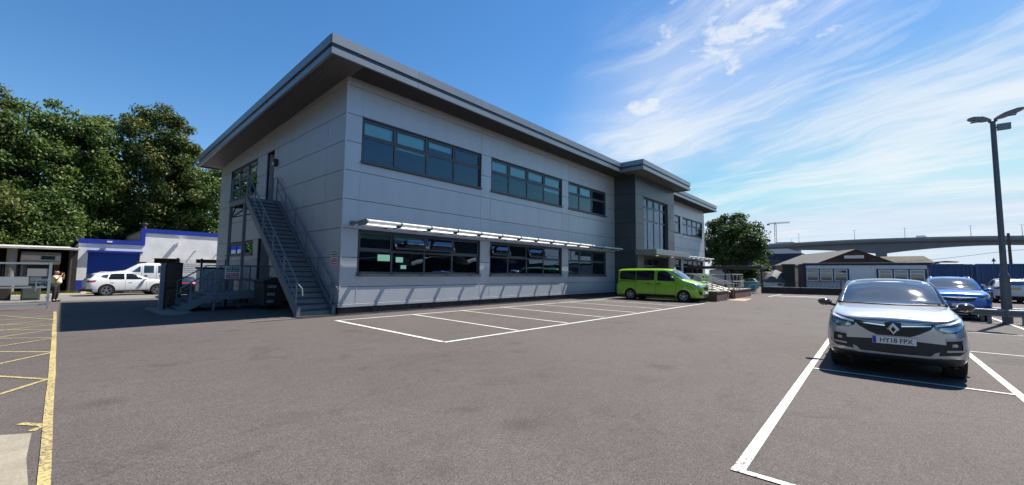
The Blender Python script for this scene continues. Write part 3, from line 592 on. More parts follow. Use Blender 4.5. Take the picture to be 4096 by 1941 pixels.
for x, y in ((XO, 7.65), (XO, 8.80), (-0.6, 8.80), (-0.13, 7.0)):
    b = MB(); b.bar((x, y, ZL), (x, y, ZL + 1.13), 0.045, 0.045); b.build('baluster', m_galv, stair)

# ================================================================== LOWER FIRE EXIT STEPS
low = thing('fire_exit_steps', 'low steel fire exit platform and steps beside the tall stair', 'steps', (-1.8, 7.0, -0.14))
PZ = 0.55
b = MB(); b.box(-2.55, -0.05, 5.80, 8.40, PZ - 0.05, PZ); b.build('platform', m_step, low)
b = MB(); b.box(-2.55, -0.05, 5.75, 5.799, PZ - 0.22, PZ + 0.02); b.box(-2.55, -0.05, 8.401, 8.45, PZ - 0.22, PZ + 0.02); b.box(-2.6, -2.551, 5.75, 8.45, PZ - 0.22, PZ + 0.02); b.build('platform_edge', m_galv, low)
for x, y in ((-2.5, 5.85), (-2.5, 8.35), (-0.15, 5.85), (-0.15, 8.35)):
    b = MB(); b.box(x - 0.04, x + 0.04, y - 0.04, y + 0.04, gz(y), PZ - 0.06); b.build('leg', m_galv, low)
for k in range(4):
    x1 = -2.61 - k * 0.25; z = PZ - (k + 1) * 0.138
    b = MB(); b.box(x1 - 0.27, x1, 5.83, 8.37, z - 0.035, z); b.box(x1 - 0.012, x1, 5.83, 8.37, z, z + 0.10); b.build('tread', m_step, low)
for y in (5.79, 8.41):
    b = MB(); b.prism([(-3.70, y - 0.025, gz(y)), (-3.42, y - 0.025, gz(y)), (-2.6, y - 0.025, PZ - 0.22), (-2.6, y - 0.025, PZ + 0.04), (-3.66, y - 0.025, 0.08)], (0, 0.05, 0)); b.build('stringer', m_galv, low)
    e = -0.3 if y < 6 else -0.4
    b = MB(); b.tube([(-3.62, y, 0.62), (-3.62, y, 0.82), (-2.25, y, 1.75), (e, y, 1.75)], 0.028, 8); b.build('handrail', m_galv, low, smooth=True)
    b = MB(); b.tube([(-3.35, y, 0.40), (-2.3, y, 1.13), (e, y, 1.13)], 0.02, 8); b.build('mid_rail', m_galv, low, smooth=True)
    for x, zb, ztp in ((-3.30, 0.12, 1.02), (-2.47, PZ, 1.60), (-1.55, PZ, 1.74), (-0.5, PZ, 1.74)):
        b = MB(); b.bar((x, y, zb), (x, y, ztp), 0.045, 0.045); b.build('baluster', m_galv, low)
b = MB(); b.prism([(-4.0, 3.9, -0.2), (-3.3, 5.2, -0.2), (-3.3, 8.6, -0.2), (-4.3, 8.6, -0.2), (-4.3, 5.0, -0.2)], (0, 0, 0.115)); pad = struct(b.build('concrete_pad', mat('grimy_concrete', (0.20, 0.19, 0.17), 0.9, var=0.2))); pad['label'] = 'grimy concrete pad at the foot of the lower steps'

# ================================================================== SIGNS
def fire_sign(o, xd, nrm, w, h, label):
    yd = Vector((0, 0, 1)); xd = Vector(xd); nrm = Vector(nrm); s = thing('fire_exit_sign', label, 'sign', tuple(o)); o = Vector(o)
    def rect(name, x0, x1, z0, z1, d, m):
        p = [o + xd * x + yd * z + nrm * d for x, z in ((x0, z0), (x1, z0), (x1, z1), (x0, z1))]
        b = MB(); b.prism(p, nrm * 0.004); return b.build(name, m, s)
    rect('board', -w / 2, w / 2, -h / 2, h / 2, 0.003, m_signw); k = w * 0.44
    rect('green_panel', -k, k, h * 0.04, h * 0.455, 0.0085, m_green); rect('red_panel', -k, k, -h * 0.455, -h * 0.04, 0.0085, m_red)
    for t, z, sz, sx in (('FIRE EXIT', 0.315, 0.20, 1.0), ('ESCAPE ROUTE', 0.13, 0.125, 1.0), ('STRICTLY', -0.16, 0.20, 1.0), ('NO PARKING', -0.345, 0.16, 0.95)):
        mt = frame_mtx(o + yd * (z * h) + nrm * 0.0135, xd, yd); text('lettering', t, sz * h * 1.05, m_signw, s, mt, 0.001, sx * (w / h) * 1.0, 0.002)
    return s
fire_sign((-1.92, 5.72, 1.46), (1, 0, 0), (0, -1, 0), 0.56, 0.54, 'white framed green and red fire exit sign hung on the lower railing')
fire_sign((-0.012, 0.47, 2.08), (0, -1, 0), (-1, 0, 0), 0.58, 0.56, 'green and red fire exit sign fixed on the gable wall near the corner')

# ================================================================== WHEELED BIN
bn = thing('wheeled_bin', 'dark grey four-wheeled waste container under the fire escape', 'bin', (-0.65, 4.9, gz(4.9)))
m_bin = mat('bin_plastic', (0.035, 0.038, 0.042), 0.55); zg = gz(4.9)
b = MB(); a0, a1, c0, c1 = -1.16, -0.24, 4.35, 5.55
b.hull8([(a0 + 0.07, c0 + 0.06, zg + 0.18), (a1 - 0.07, c0 + 0.06, zg + 0.18), (a1 - 0.07, c1 - 0.06, zg + 0.18), (a0 + 0.07, c1 - 0.06, zg + 0.18), (a0, c0, zg + 1.15), (a1, c0, zg + 1.15), (a1, c1, zg + 1.15), (a0, c1, zg + 1.15)]); b.build('body', m_bin, bn, bevel=0.03)
b = MB(); b.prism([(a0 - 0.05, c0 - 0.04, zg + 1.152), (a1 + 0.05, c0 - 0.04, zg + 1.152), (a1 + 0.05, c0 - 0.04, zg + 1.30), (-0.7, c0 - 0.04, zg + 1.38), (a0 - 0.05, c0 - 0.04, zg + 1.22)], (0, c1 - c0 + 0.08, 0)); b.build('lid', m_bin, bn, bevel=0.02)
for x in (a0 + 0.15, a1 - 0.15):
    for y in (c0 + 0.15, c1 - 0.15):
        b = MB(); b.lathe([(0.02, -0.025), (0.1, -0.025), (0.1, 0.025), (0.02, 0.025)], 14, (x, y, zg + 0.1), 'y'); b.build('caster', m_rub, bn, smooth=True)
for z, w_ in ((0.98, 0.34), (0.66, 0.30), (0.36, 0.26)):
    b = MB(); b.box(-0.98, -0.98 + w_, c0 + 0.012 + (0.98 - z) * 0.04, c0 + 0.016 + (0.98 - z) * 0.06 - 0.02, zg + z - 0.06, zg + z + 0.06); b.build('sticker', mat('pale_sticker', (0.30, 0.31, 0.33), 0.6), bn)
b = MB(); b.tube([(a0 - 0.06, c0 + 0.2, zg + 0.95), (a0 - 0.06, c1 - 0.2, zg + 0.95)], 0.02, 6); b.build('handle', m_bin, bn)

# ================================================================== GATES, MESH FENCE, TANK
def bars_gate(name, label, p, q, h, m, nb, grp=None):
    p = Vector(p); q = Vector(q); g = thing(name, label, 'gate', tuple(p), 0, grp); d = q - p; z0 = p.z + 0.12
    b = MB()
    for t in (0.0, 1.0): b.bar(p + d * t + Vector((0, 0, 0.0 if t == 0 else 0.12)), p + d * t + Vector((0, 0, h)), 0.07, 0.07)
    for z in (0.15, h * 0.45, h - 0.03): b.bar(p + Vector((0, 0, z)), q + Vector((0, 0, z)), 0.06, 0.06)
    b.build('frame', m, g)
    for k in range(1, nb):
        t = k / nb; b = MB(); b.bar(p + d * t + Vector((0, 0, 0.18)), p + d * t + Vector((0, 0, h - 0.06)), 0.05, 0.02); b.build('bar', m, g)
    return g
bars_gate('open_gate_leaf', 'black metal gate leaf folded open beside the lower steps', (-3.90, 7.1, gz(7.1)), (-3.05, 9.2, gz(9.2)), 2.05, m_black, 22)
gp = thing('gate_post', 'thick grey steel gate post in shade beside the lower steps', 'post', (-4.02, 7.0, gz(7.0)))
b = MB(); b.box(-4.10, -3.96, 6.93, 7.07, gz(7.0), 1.76); b.build('post', m_galv, gp, bevel=0.01)
b = MB(); b.box(-4.12, -3.94, 6.91, 7.09, 1.761, 1.80); b.build('cap', m_galv, gp)
b = MB(); b.box(-3.955, -3.90, 6.95, 7.05, 0.6, 1.1); b.build('lock_box', m_black, gp)
mf = thing('mesh_fence', 'dark welded mesh fence behind the lower steps', 'fence', (-1.5, 10.5, gz(10.5)))
b = MB(); zb = gz(10.5)
for k in range(24): b.box(-3.0, 0.3, 10.497, 10.503, zb + 0.1 + 0.09 * k - 0.003, zb + 0.1 + 0.09 * k + 0.003)
for k in range(62): x = -3.0 + 3.3 * k / 61; b.box(x - 0.0025, x + 0.0025, 10.503, 10.508, zb + 0.05, zb + 2.25)
w_ = b.build('wire_mesh', m_black, mf); w_['kind'] = 'stuff'
for x in (-3.0, -2.05, -1.02, 0.05):
    b = MB(); b.box(x - 0.04, x + 0.04, 10.51, 10.57, zb, zb + 2.32); b.build('post', m_black, mf)
tk = thing('storage_tank', 'grey ribbed steel storage tank behind the mesh fence', 'tank', (-1.1, 12.0, gz(12)))
b = MB(); b.box(-1.85, -0.35, 11.5, 12.6, gz(12), 1.60); b.build('body', mat('tank_grey', (0.66, 0.67, 0.68), 0.5, 0.2, var=0.15), tk, bevel=0.03)
for k in range(8): b = MB(); x = -1.78 + 0.185 * k; b.box(x, x + 0.07, 11.46, 11.499, gz(12) + 0.05, 1.5); b.build('rib', mat('tank_rib', (0.52, 0.53, 0.54), 0.5, 0.2) if k == 0 else bpy.data.materials['tank_rib'], tk)
b = MB(); b.box(-1.9, -0.3, 11.45, 12.65, 1.601, 1.68); b.build('lid', m_plast, tk)

# left gate: steel frame with plates, standing open
gt = thing('steel_gate', 'open galvanised steel site gate carrying blank sign plates at the left edge', 'gate', (-7.07, 12.2, gz(12.2)))
gy, gzb = 12.2, gz(12.2); m_gate = mat('gate_steel', (0.36, 0.41, 0.42), 0.5, 0.4, var=0.12, vscale=5)
b = MB(); xs = (-7.07, -9.02)
for x in xs: b.bar((x, gy, gzb + 0.12), (x, gy, 1.78), 0.09, 0.09)
for z in (1.74, 0.72, gzb + 0.22): b.bar((xs[0], gy, z), (xs[1] - 1.0, gy, z), 0.07, 0.075)
b.bar((xs[1] - 1.0, gy, gzb + 0.12), (xs[1] - 1.0, gy, 1.78), 0.08, 0.08); b.build('frame', m_gate, gt)
b = MB(); b.bar((-7.07, gy, gzb), (-7.07, gy, gzb + 0.3), 0.035, 0.035); b.build('drop_bolt', m_gate, gt)
b = MB()
for k in range(40): x = -7.1 - 0.075 * k; b.box(x - 0.002, x + 0.002, gy - 0.002, gy + 0.002, 0.76, 1.70)
for k in range(9): z = 0.80 + 0.1 * k; b.box(-10.0, -7.1, gy - 0.004, gy - 0.0021, z - 0.002, z + 0.002)
b.build('wire_mesh', m_galv, gt)['kind'] = 'stuff'
for x0, x1, z0, z1, m in ((-8.62, -7.66, 0.80, 1.17, m_alu), (-7.72, -7.13, 1.19, 1.52, mat('dull_plate', (0.34, 0.33, 0.31), 0.6, 0.2)), (-7.62, -7.30, 0.98, 1.16, m_galv)):
    b = MB(); b.box(x0, x1, gy - 0.03, gy - 0.012, z0, z1); b.build('sign_plate', m, gt)
b = MB(); b.bar((-7.44, gy - 0.05, 1.03), (-7.10, gy - 0.05, 1.03), 0.03, 0.03); b.bar((-7.44, gy - 0.05, 0.55), (-7.44, gy - 0.05, 1.03), 0.03, 0.03); b.build('latch', m_gate, gt)
b = MB(); b.tube([(-7.1 + 0.05 * math.cos(a), gy - 0.05 + 0.05 * math.sin(a), gzb + 0.55 - 0.003 * a) for a in [k * 0.5 for k in range(30)]], 0.008, 5); b.build('chain', m_steel, gt)

# ================================================================== WHITE WORKSHOP WITH BLUE TRIM
def brick_white(name, col, var):
    m = bpy.data.materials.new(name); m.use_nodes = True; nt = m.node_tree; N = nt.nodes.new; L = nt.links.new; b = nt.nodes['Principled BSDF']; b.inputs['Roughness'].default_value = 0.75
    g = N('ShaderNodeNewGeometry'); s = N('ShaderNodeSeparateXYZ'); c = N('ShaderNodeCombineXYZ'); L(g.outputs['Position'], s.inputs[0])
    ad = N('ShaderNodeMath'); ad.operation = 'ADD'; L(s.outputs[0], ad.inputs[0]); L(s.outputs[1], ad.inputs[1]); L(ad.outputs[0], c.inputs[0]); L(s.outputs[2], c.inputs[1])
    t = N('ShaderNodeTexBrick'); L(c.outputs[0], t.inputs['Vector']); t.inputs['Scale'].default_value = 1.0; t.inputs['Brick Width'].default_value = 0.225; t.inputs['Row Height'].default_value = 0.075; t.inputs['Mortar Size'].default_value = 0.008
    k = [c_ * 0.95 for c_ in col]; t.inputs['Color1'].default_value = (*col, 1); t.inputs['Color2'].default_value = (*k, 1); t.inputs['Mortar'].default_value = (*[c_ * var for c_ in col], 1)
    n = N('ShaderNodeTexNoise'); L(g.outputs['Position'], n.inputs['Vector']); n.inputs['Scale'].default_value = 0.9; n.inputs['Detail'].default_value = 6
    r = N('ShaderNodeMapRange'); L(n.outputs['Fac'], r.inputs[0]); r.inputs[1].default_value = 0.3; r.inputs[2].default_value = 0.6; r.inputs[3].default_value = 0.86; r.inputs[4].default_value = 1.0
    vm = N('ShaderNodeVectorMath'); vm.operation = 'SCALE'; L(t.outputs[0], vm.inputs[0]); L(r.outputs[0], vm.inputs['Scale']); L(vm.outputs[0], b.inputs['Base Color'])
    bp = N('ShaderNodeBump'); bp.inputs['Strength'].default_value = 0.6; bp.inputs['Distance'].default_value = 0.02; L(t.outputs['Fac'], bp.inputs['Height']); bp.invert = True; L(bp.outputs[0], b.inputs['Normal']); return m
m_wb = brick_white('white_painted_brick', (0.90, 0.905, 0.905), 0.86)
m_blue = mat('royal_blue_paint', (0.012, 0.035, 0.33), 0.5, var=0.15, vscale=3)
m_blued = mat('blue_shutter', (0.018, 0.07, 0.38), 0.45, 0.1, var=0.1)
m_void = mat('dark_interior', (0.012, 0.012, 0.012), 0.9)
wb = thing('workshop', 'white painted brick workshop with blue parapet and blue roller shutter', 'building', (-1.0, 33.7, -0.38)); WY = 33.7; WZ = -0.38
b = MB()
b.box(-5.62, -5.06, WY, WY + 0.3, WZ, 3.58); b.box(-5.06, -1.86, WY, WY + 0.3, 2.96, 3.58); b.box(-1.86, -0.89, WY, WY + 0.3, WZ, 3.58)       # low part round the shutter
b.box(-1.86, -0.89, WY, WY + 0.3, 3.581, 4.72); b.box(-0.89, 0.95, WY, WY + 0.3, 2.53, 4.72); b.box(0.95, 2.15, WY, WY + 0.3, WZ, 4.72); b.box(2.15, 6.0, WY, WY + 0.3, 2.53, 4.72); b.box(6.0, 14, WY, WY + 0.3, WZ, 4.72)
b.build('wall', m_wb, wb)
b = MB(); b.box(-5.62, -5.3, WY + 0.31, WY + 14, WZ, 3.6); b.box(-1.86, -1.6, WY + 0.31, WY + 14, 3.0, 4.8); b.build('side_wall', mat('grey_render', (0.34, 0.33, 0.31), 0.9, var=0.2), wb)
b = MB(); b.box(-5.66, -1.90, WY - 0.06, WY + 0.5, 3.581, 3.97); b.box(-1.90, 14, WY - 0.062, WY + 0.5, 4.721, 5.11); b.box(-1.90, -1.60, WY - 0.061, WY + 0.5, 3.58, 4.72); b.build('parapet', m_blue, wb)
b = MB(); b.hull8([(-5.6, WY + 0.51, 3.7), (-1.9, WY + 0.51, 3.7), (-1.9, WY + 14, 4.4), (-5.6, WY + 14, 4.4), (-5.6, WY + 0.51, 3.82), (-1.9, WY + 0.51, 3.82), (-1.9, WY + 14, 4.5), (-5.6, WY + 14, 4.5)]); b.box(-1.9, 14, WY + 0.51, WY + 14, 4.8, 4.95); b.build('roof', mat('felt_roof', (0.12, 0.12, 0.115), 0.9), wb)
b = MB(); b.box(-5.64, -5.08, WY - 0.015, WY, WZ, 0.55); b.box(-1.84, -0.90, WY - 0.015, WY, WZ, 0.55); b.box(0.96, 2.14, WY - 0.015, WY, WZ, 0.55); b.build('blue_base', m_blue, wb)
b = MB()
n = 42
for k in range(n):
    z0 = WZ + (2.86 - WZ) * k / n; z1 = WZ + (2.86 - WZ) * (k + 1) / n
    b.prism([(-5.05, WY + 0.14, z0), (-5.05, WY + 0.11, z0 + (z1 - z0) * 0.3), (-5.05, WY + 0.11, z0 + (z1 - z0) * 0.7), (-5.05, WY + 0.14, z1), (-5.05, WY + 0.18, z1), (-5.05, WY + 0.18, z0)], (3.18, 0, 0))
sh = b.build('roller_shutter', m_blued, wb)
b = MB(); b.box(-5.12, -1.72, WY - 0.22, WY, 2.87, 3.03); b.build('shutter_hood', m_blue, wb)
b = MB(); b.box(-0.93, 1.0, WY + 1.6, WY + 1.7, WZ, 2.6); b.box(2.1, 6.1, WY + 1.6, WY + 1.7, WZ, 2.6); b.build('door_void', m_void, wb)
for x in (-0.95, 2.12):
    b = MB(); b.box(x, x + (1.98 if x < 0 else 3.9), WY - 0.01, WY + 0.28, 2.50, 2.55); b.build('lintel', m_wht, wb)
for x, z in ((0.9, 4.30), (-3.86, 3.72)):
    b = MB(); b.box(x - 0.16, x + 0.16, WY - 0.32, WY - 0.10, z, z + 0.12); b.box(x - 0.03, x + 0.03, WY - 0.12, WY - 0.062, z + 0.02, z + 0.08); b.build('security_light', m_wht, wb)
for x, z in ((1.98, 3.22), (3.68, 2.98)):
    b = MB(); b.tube([(x, WY, z), (x, WY - 0.35, z)], 0.05, 8); b.build('vent_pipe', m_galv, wb, smooth=True)
b = MB(); b.tube([(-1.55, WY + 1.2, 4.9), (-1.55, WY + 1.2, 5.6)], 0.10, 10); b.lathe([(0.02, 5.58), (0.2, 5.58), (0.2, 5.68), (0.02, 5.72)], 10, (-1.55, WY + 1.2, 0)); b.build('flue', mat('rusty_flue', (0.15, 0.09, 0.07), 0.8), wb, smooth=True)
text('lettering', 'Checkatrade', 0.55, m_red, thing('van_side_board', 'flat white board in place of a lettered van side, seen through the mesh fence', 'banner', (1.0, 25.2, -0.38)), frame_mtx((1.14, 25.16, 0.80), (1, 0, 0), (0, 0, 1)), 0.002, 0.85)  # flat board put in for the lettered side of a parked van
bn2 = [o for o in bpy.data.objects if o.name.startswith('van_side_board')][0]
b = MB(); b.box(-1.26, 3.45, 25.17, 25.2, -0.02, 2.05); b.build('board', m_signw, bn2)
for x in (-1.0, 3.2): b = MB(); b.bar((x, 25.23, -0.38), (x, 25.23, 1.8), 0.05, 0.05); b.build('leg', m_galv, bn2)
b = MB()
for k in range(5): b.box(-1.0, 3.0 - 0.2 * (k % 2), 25.164, 25.1695, 1.32 + 0.14 * k, 1.36 + 0.14 * k)
b.build('print_rows', mat('grey_print', (0.5, 0.5, 0.52), 0.6), bn2)

# ================================================================== OPEN SHED AND MOTORHOME
shd = thing('open_shed', 'dark open-fronted shed with flat pale roof edge', 'shed', (-9.0, 33.0, -0.38))
b = MB(); b.hull8([(-16, 31.6, 2.92), (-5.6, 31.6, 2.92), (-5.6, 40, 3.3), (-16, 40, 3.3), (-16, 31.6, 3.06), (-5.6, 31.6, 3.06), (-5.6, 40, 3.44), (-16, 40, 3.44)]); b.build('roof', mat('pale_roof_sheet', (0.42, 0.41, 0.38), 0.85, var=0.3, vscale=2), shd)
b = MB(); b.box(-16, -5.65, 39.6, 39.8, -0.4, 3.2); b.box(-5.95, -5.66, 32.2, 39.5, -0.4, 3.0); b.box(-16, -15.7, 32.2, 39.5, -0.4, 3.0); b.build('wall', mat('dark_timber', (0.035, 0.03, 0.026), 0.9, var=0.3), shd)
for x, r_ in ((-8.95, 0.26), (-6.05, 0.10), (-11.5, 0.15)):
    b = MB(); b.tube([(x, 32.1, -0.4), (x, 32.1, 2.95)], r_, 10); b.build('post', mat('old_post', (0.20, 0.19, 0.17), 0.9, var=0.3) if x < -8 and r_ > 0.2 else bpy.data.materials['dark_timber'], shd, smooth=True)
mh = thing('motorhome', 'old cream motorhome with over-cab bed parked in the shed', 'motorhome', (-7.5, 33.4, -0.38)); m_cream = mat('cream_fibreglass', (0.42, 0.40, 0.35), 0.45, var=0.08)
b = MB(); b.prism([(-8.55, 32.5, 1.78), (-8.55, 32.15, 1.95), (-8.55, 32.1, 2.45), (-8.55, 32.5, 2.72), (-8.55, 38.5, 2.72), (-8.55, 38.5, 0.0), (-8.55, 34.2, 0.0), (-8.55, 34.2, 1.72)], (2.0, 0, 0)); b.build('body', m_cream, mh, bevel=0.06)
b = MB(); b.box(-7.55, -6.85, 32.075, 32.12, 2.15, 2.42); b.build('front_window', m_cglass, mh)
b = MB(); b.box(-8.5, -6.6, 32.08, 32.13, 1.98, 2.02); b.build('trim_strip', m_frame, mh)
b = MB(); b.prism([(-8.4, 32.4, 0.0), (-8.4, 32.35, 0.75), (-8.4, 33.0, 0.95), (-8.4, 33.7, 1.77), (-8.4, 34.2, 1.77), (-8.4, 34.2, 0.0)], (1.7, 0, 0)); cab = b.build('cab', mat('faded_blue_cab', (0.16, 0.20, 0.26), 0.5), mh, bevel=0.05)
b = MB(); b.hull8([(-8.28, 33.02, 1.0), (-6.82, 33.02, 1.0), (-6.82, 33.05, 1.0), (-8.28, 33.05, 1.0), (-8.2, 33.6, 1.7), (-6.9, 33.6, 1.7), (-6.9, 33.64, 1.7), (-8.2, 33.64, 1.7)]); b.build('windscreen', m_cglass, cab)
b = MB(); b.box(-8.45, -6.65, 32.25, 32.36, 0.0, 0.25); b.build('bumper', m_plast, mh)
b = MB(); b.box(-7.8, -7.3, 32.24, 32.249, 0.08, 0.19); b.build('number_plate', m_signw, mh)
for x in (-8.3, -6.8):
    for y in (33.0, 37.0): b = MB(); b.lathe([(0.05, -0.1), (0.33, -0.1), (0.33, 0.1), (0.05, 0.1)], 16, (x, y, -0.05), 'x'); b.build('wheel', m_rub, mh, smooth=True)

# cabinets by the verge
def cabinet(x0, x1, y, h, c, label):
    t = thing('utility_cabinet', label, 'cabinet', ((x0 + x1) / 2, y + 0.25, -0.38)); m = mat('cabinet_' + label[:4], c, 0.6, var=0.2)
    b = MB(); b.box(x0, x1, y, y + 0.5, -0.38, -0.38 + h); b.build('body', m, t, bevel=0.03)
    b = MB(); b.box(x0 + 0.07, x1 - 0.07, y - 0.02, y, -0.26, -0.45 + h); b.build('door', m, t, bevel=0.02)
    b = MB(); b.box(x0 - 0.03, x1 + 0.03, y - 0.05, y + 0.53, -0.379 + h, -0.33 + h); b.build('top', m, t)
cabinet(-8.12, -7.36, 22.5, 0.98, (0.08, 0.095, 0.075), 'green grey metal utility cabinet behind the steel gate')
cabinet(-9.15, -8.5, 22.9, 1.0, (0.035, 0.025, 0.02), 'dark brown utility cabinet at the far left behind the gate')

# ================================================================== TREES
m_leafA = leaf_mat('lime_leaves', (0.026, 0.056, 0.013), (0.078, 0.116, 0.024), (0.175, 0.172, 0.036))
m_leafB = leaf_mat('sycamore_leaves', (0.028, 0.062, 0.014), (0.088, 0.148, 0.030), (0.170, 0.225, 0.042))
m_leafC = leaf_mat('maple_leaves', (0.018, 0.046, 0.012), (0.048, 0.095, 0.022), (0.095, 0.150, 0.034))
def tree(name, label, base, h, rx, ry, z0, seed, nclump, nleaf, ls, ml, grp=None, lean=0.0, trunks=1, tr=0.35, flat=0.75, clump=1.15, rag=1.0):
    rn = random.Random(seed); t = thing(name, label, 'tree', base, 0, grp); bx, by, bz = base
    b = MB(); limbs = []
    for k in range(trunks):
        ang = 2 * math.pi * k / max(trunks, 1) + rn.random(); sp = 0.0 if trunks == 1 else 0.5
        p0 = Vector((bx + math.cos(ang) * sp * 0.4, by + math.sin(ang) * sp * 0.4, bz - 0.1)); top = Vector((bx + math.cos(ang) * sp * rx * 0.6, by + math.sin(ang) * sp * ry * 0.6, bz + h * 0.82))
        mid = p0.lerp(top, 0.45) + Vector((rn.uniform(-.3, .3), rn.uniform(-.3, .3), 0)); b.tube([p0, p0.lerp(mid, 0.5), mid, top], tr / (trunks ** 0.4), 8, 0.05); limbs.append((p0, mid, top))
    for k in range(12):
        p0, mid, top = limbs[k % len(limbs)]; s = mid.lerp(top, rn.random() * 0.8); a = rn.uniform(0, 6.28); e = s + Vector((math.cos(a) * rx * 0.75, math.sin(a) * ry * 0.75, rn.uniform(0.3, 0.16 * h + 0.4)))
        b.tube([s, s.lerp(e, 0.5) + Vector((0, 0, 0.25)), e], tr * 0.28, 6, 0.02)
    b.build('trunk', m_bark, t, smooth=True)
    v = []; f = []; cz = bz + (z0 + h) / 2; hz = (h - z0) / 2
    for c in range(nclump):
        while True:
            d = Vector((rn.uniform(-1, 1), rn.uniform(-1, 1), rn.uniform(-1, 1)))
            if 0.25 < d.length <= 1: break
        rr = d.length ** 0.35; d.normalize(); wob = 0.80 + 0.28 * rag * math.sin(3.1 * d.x + seed) * math.cos(2.7 * d.y + 1.3 * seed) + 0.16 * rag * math.sin(7 * d.z + 5 * d.x + seed)
        cc = Vector((bx + d.x * rx * rr * wob, by + d.y * ry * rr * wob, cz + d.z * hz * min(1, rr * wob * 1.06))); cr = clump * rn.uniform(0.6, 1.25)
        for i in range(nleaf):
            q = Vector((rn.gauss(0, 1), rn.gauss(0, 1), rn.gauss(0, 1))).normalized() * (cr * rn.random() ** 0.5); q.z *= flat
            p = cc + q; nrm = (q.normalized() * 0.7 + Vector((rn.uniform(-1, 1), rn.uniform(-1, 1), rn.uniform(-0.4, 1.3)))).normalized()
            tx = nrm.cross(Vector((rn.uniform(-1, 1), rn.uniform(-1, 1), rn.uniform(-.3, .3)))).normalized(); ty = nrm.cross(tx); s = ls * rn.uniform(0.6, 1.3)
            n0 = len(v); v += [p - tx * s, p - ty * s * 0.55 + nrm * s * 0.12, p + tx * s, p + ty * s * 0.55 + nrm * s * 0.12]; f.append((n0, n0 + 1, n0 + 2, n0 + 3))
    me = bpy.data.meshes.new('crown'); o3 = Vector(base); me.from_pydata([tuple(p - o3) for p in v], [], f); link('crown', me, ml, t)
    return t
TB = -0.38
GT = 'tall trees behind the workshop'
tree('tall_tree', 'tall yellowish green tree at the far left edge, behind the shed', (-13.2, 46, TB), 20.5, 4.0, 4.0, 2.5, 3, 230, 150, 0.165, m_leafA, GT)
tree('tall_tree', 'tall tree with two upright tops rising behind the open shed', (-8.4, 46, TB), 19.3, 3.6, 3.8, 2.0, 11, 240, 150, 0.165, m_leafB, GT)
tree('tall_tree', 'narrower tall tree left of the workshop roof step', (-4.6, 47, TB), 18.9, 3.0, 3.6, 2.0, 23, 210, 150, 0.165, m_leafB, GT)
tree('tall_tree', 'broad round-topped tall tree beside the office roof corner', (0.6, 46.5, TB), 20.6, 4.5, 4.0, 2.0, 31, 330, 150, 0.165, m_leafA, GT)
tree('tall_tree', 'tall tree partly hidden by the office gable', (6.2, 47, TB), 16.2, 3.8, 3.8, 1.5, 43, 240, 140, 0.165, m_leafB, GT)
GU = 'lower trees along the workshop rear'
tree('understorey_tree', 'low leafy tree reaching over the left end of the open shed', (-11.8, 41.0, TB), 10.5, 3.0, 2.6, 1.0, 51, 130, 130, 0.16, m_leafA, GU)
tree('understorey_tree', 'dark low tree directly behind the open shed roof', (-7.6, 42.5, TB), 9.5, 2.8, 2.2, 1.0, 57, 120, 130, 0.16, m_leafB, GU)
tree('understorey_tree', 'low tree behind the lower blue parapet', (-3.2, 50, TB), 10.0, 3.2, 2.2, 1.0, 61, 120, 130, 0.17, m_leafB, GU)
tree('understorey_tree', 'bright green low tree above the higher blue parapet', (3.0, 50, TB), 12.0, 3.6, 2.4, 1.0, 67, 170, 130, 0.17, m_leafB, GU)
b = MB(); b.hull8([(-40, 52, -0.5), (16, 52, -0.5), (16, 70, -0.5), (-40, 70, -0.5), (-40, 58, 6.5), (16, 58, 6.5), (16, 70, 6.5), (-40, 70, 6.5)])
bank = struct(b.build('bank', mat('ivy_bank', (0.012, 0.022, 0.008), 0.9, var=0.6, vscale=1.5))); bank['label'] = 'dark overgrown bank behind the trees'
tree('round_tree', 'dense dark green round tree past the far end of the office', (56.0, -0.35, 0), 10.0, 4.2, 4.05, 2.0, 73, 290, 125, 0.155, m_leafC, None, trunks=4, tr=0.25, clump=0.9, rag=1.25)
tree('background_shrub', 'small green shrub showing beside the white roofed shed', (75, -0.3, 0), 4.2, 2.4, 1.8, 1.2, 77, 60, 60, 0.16, m_leafB, None, clump=0.6, tr=0.1)
tree('background_shrub', 'light green bush behind the dark hut', (58, -1.6, 0), 3.0, 1.8, 1.4, 0.8, 79, 50, 60, 0.13, m_leafA, None, clump=0.5, tr=0.1)
# the belt of trees carries on along the left side of the yard, outside the picture (it shows in the gable windows)
src = [o for o in bpy.data.objects if o.name.startswith('tall_tree') and o.parent is None]
for k, (x, y) in enumerate(((-19, 34), (-21, 25), (-22, 16), (-22.5, 7), (-23, -2), (-24, -11))):
    s_ = src[k % 4]; t = s_.copy(); COL.objects.link(t); t.location = (x, y, TB); t.rotation_euler = (0, 0, 1.3 * k); t['label'] = 'tall leafy tree of the belt along the left side of the yard, outside the picture'; t['group'] = 'tree belt on the left outside the picture'
    for ch in s_.children: c = ch.copy(); COL.objects.link(c); c.parent = t
# weeds at the foot of the shed and workshop
rn = random.Random(5); v = []; f = []
for k in range(1600):
    x = rn.uniform(-12, -5.4) if k % 3 else rn.uniform(-9.5, -7.0); y = rn.gauss(31.4, 0.35) if k % 3 else rn.gauss(30.4, 0.4); hh = rn.uniform(0.05, 0.28); a = rn.uniform(0, 3.14); w_ = 0.02
    n0 = len(v); v += [(x - w_ * math.cos(a), y - w_ * math.sin(a), -0.37), (x + w_ * math.cos(a), y + w_ * math.sin(a), -0.37), (x + rn.uniform(-.1, .1), y + rn.uniform(-.1, .1), -0.37 + hh)]; f.append((n0, n0 + 1, n0 + 2))
me = bpy.data.meshes.new('weeds'); me.from_pydata(v, [], f); wd = link('weeds', me, m_leafA); tag(wd, 'straggling green weeds along the verge by the shed', 'weeds', kind='stuff')

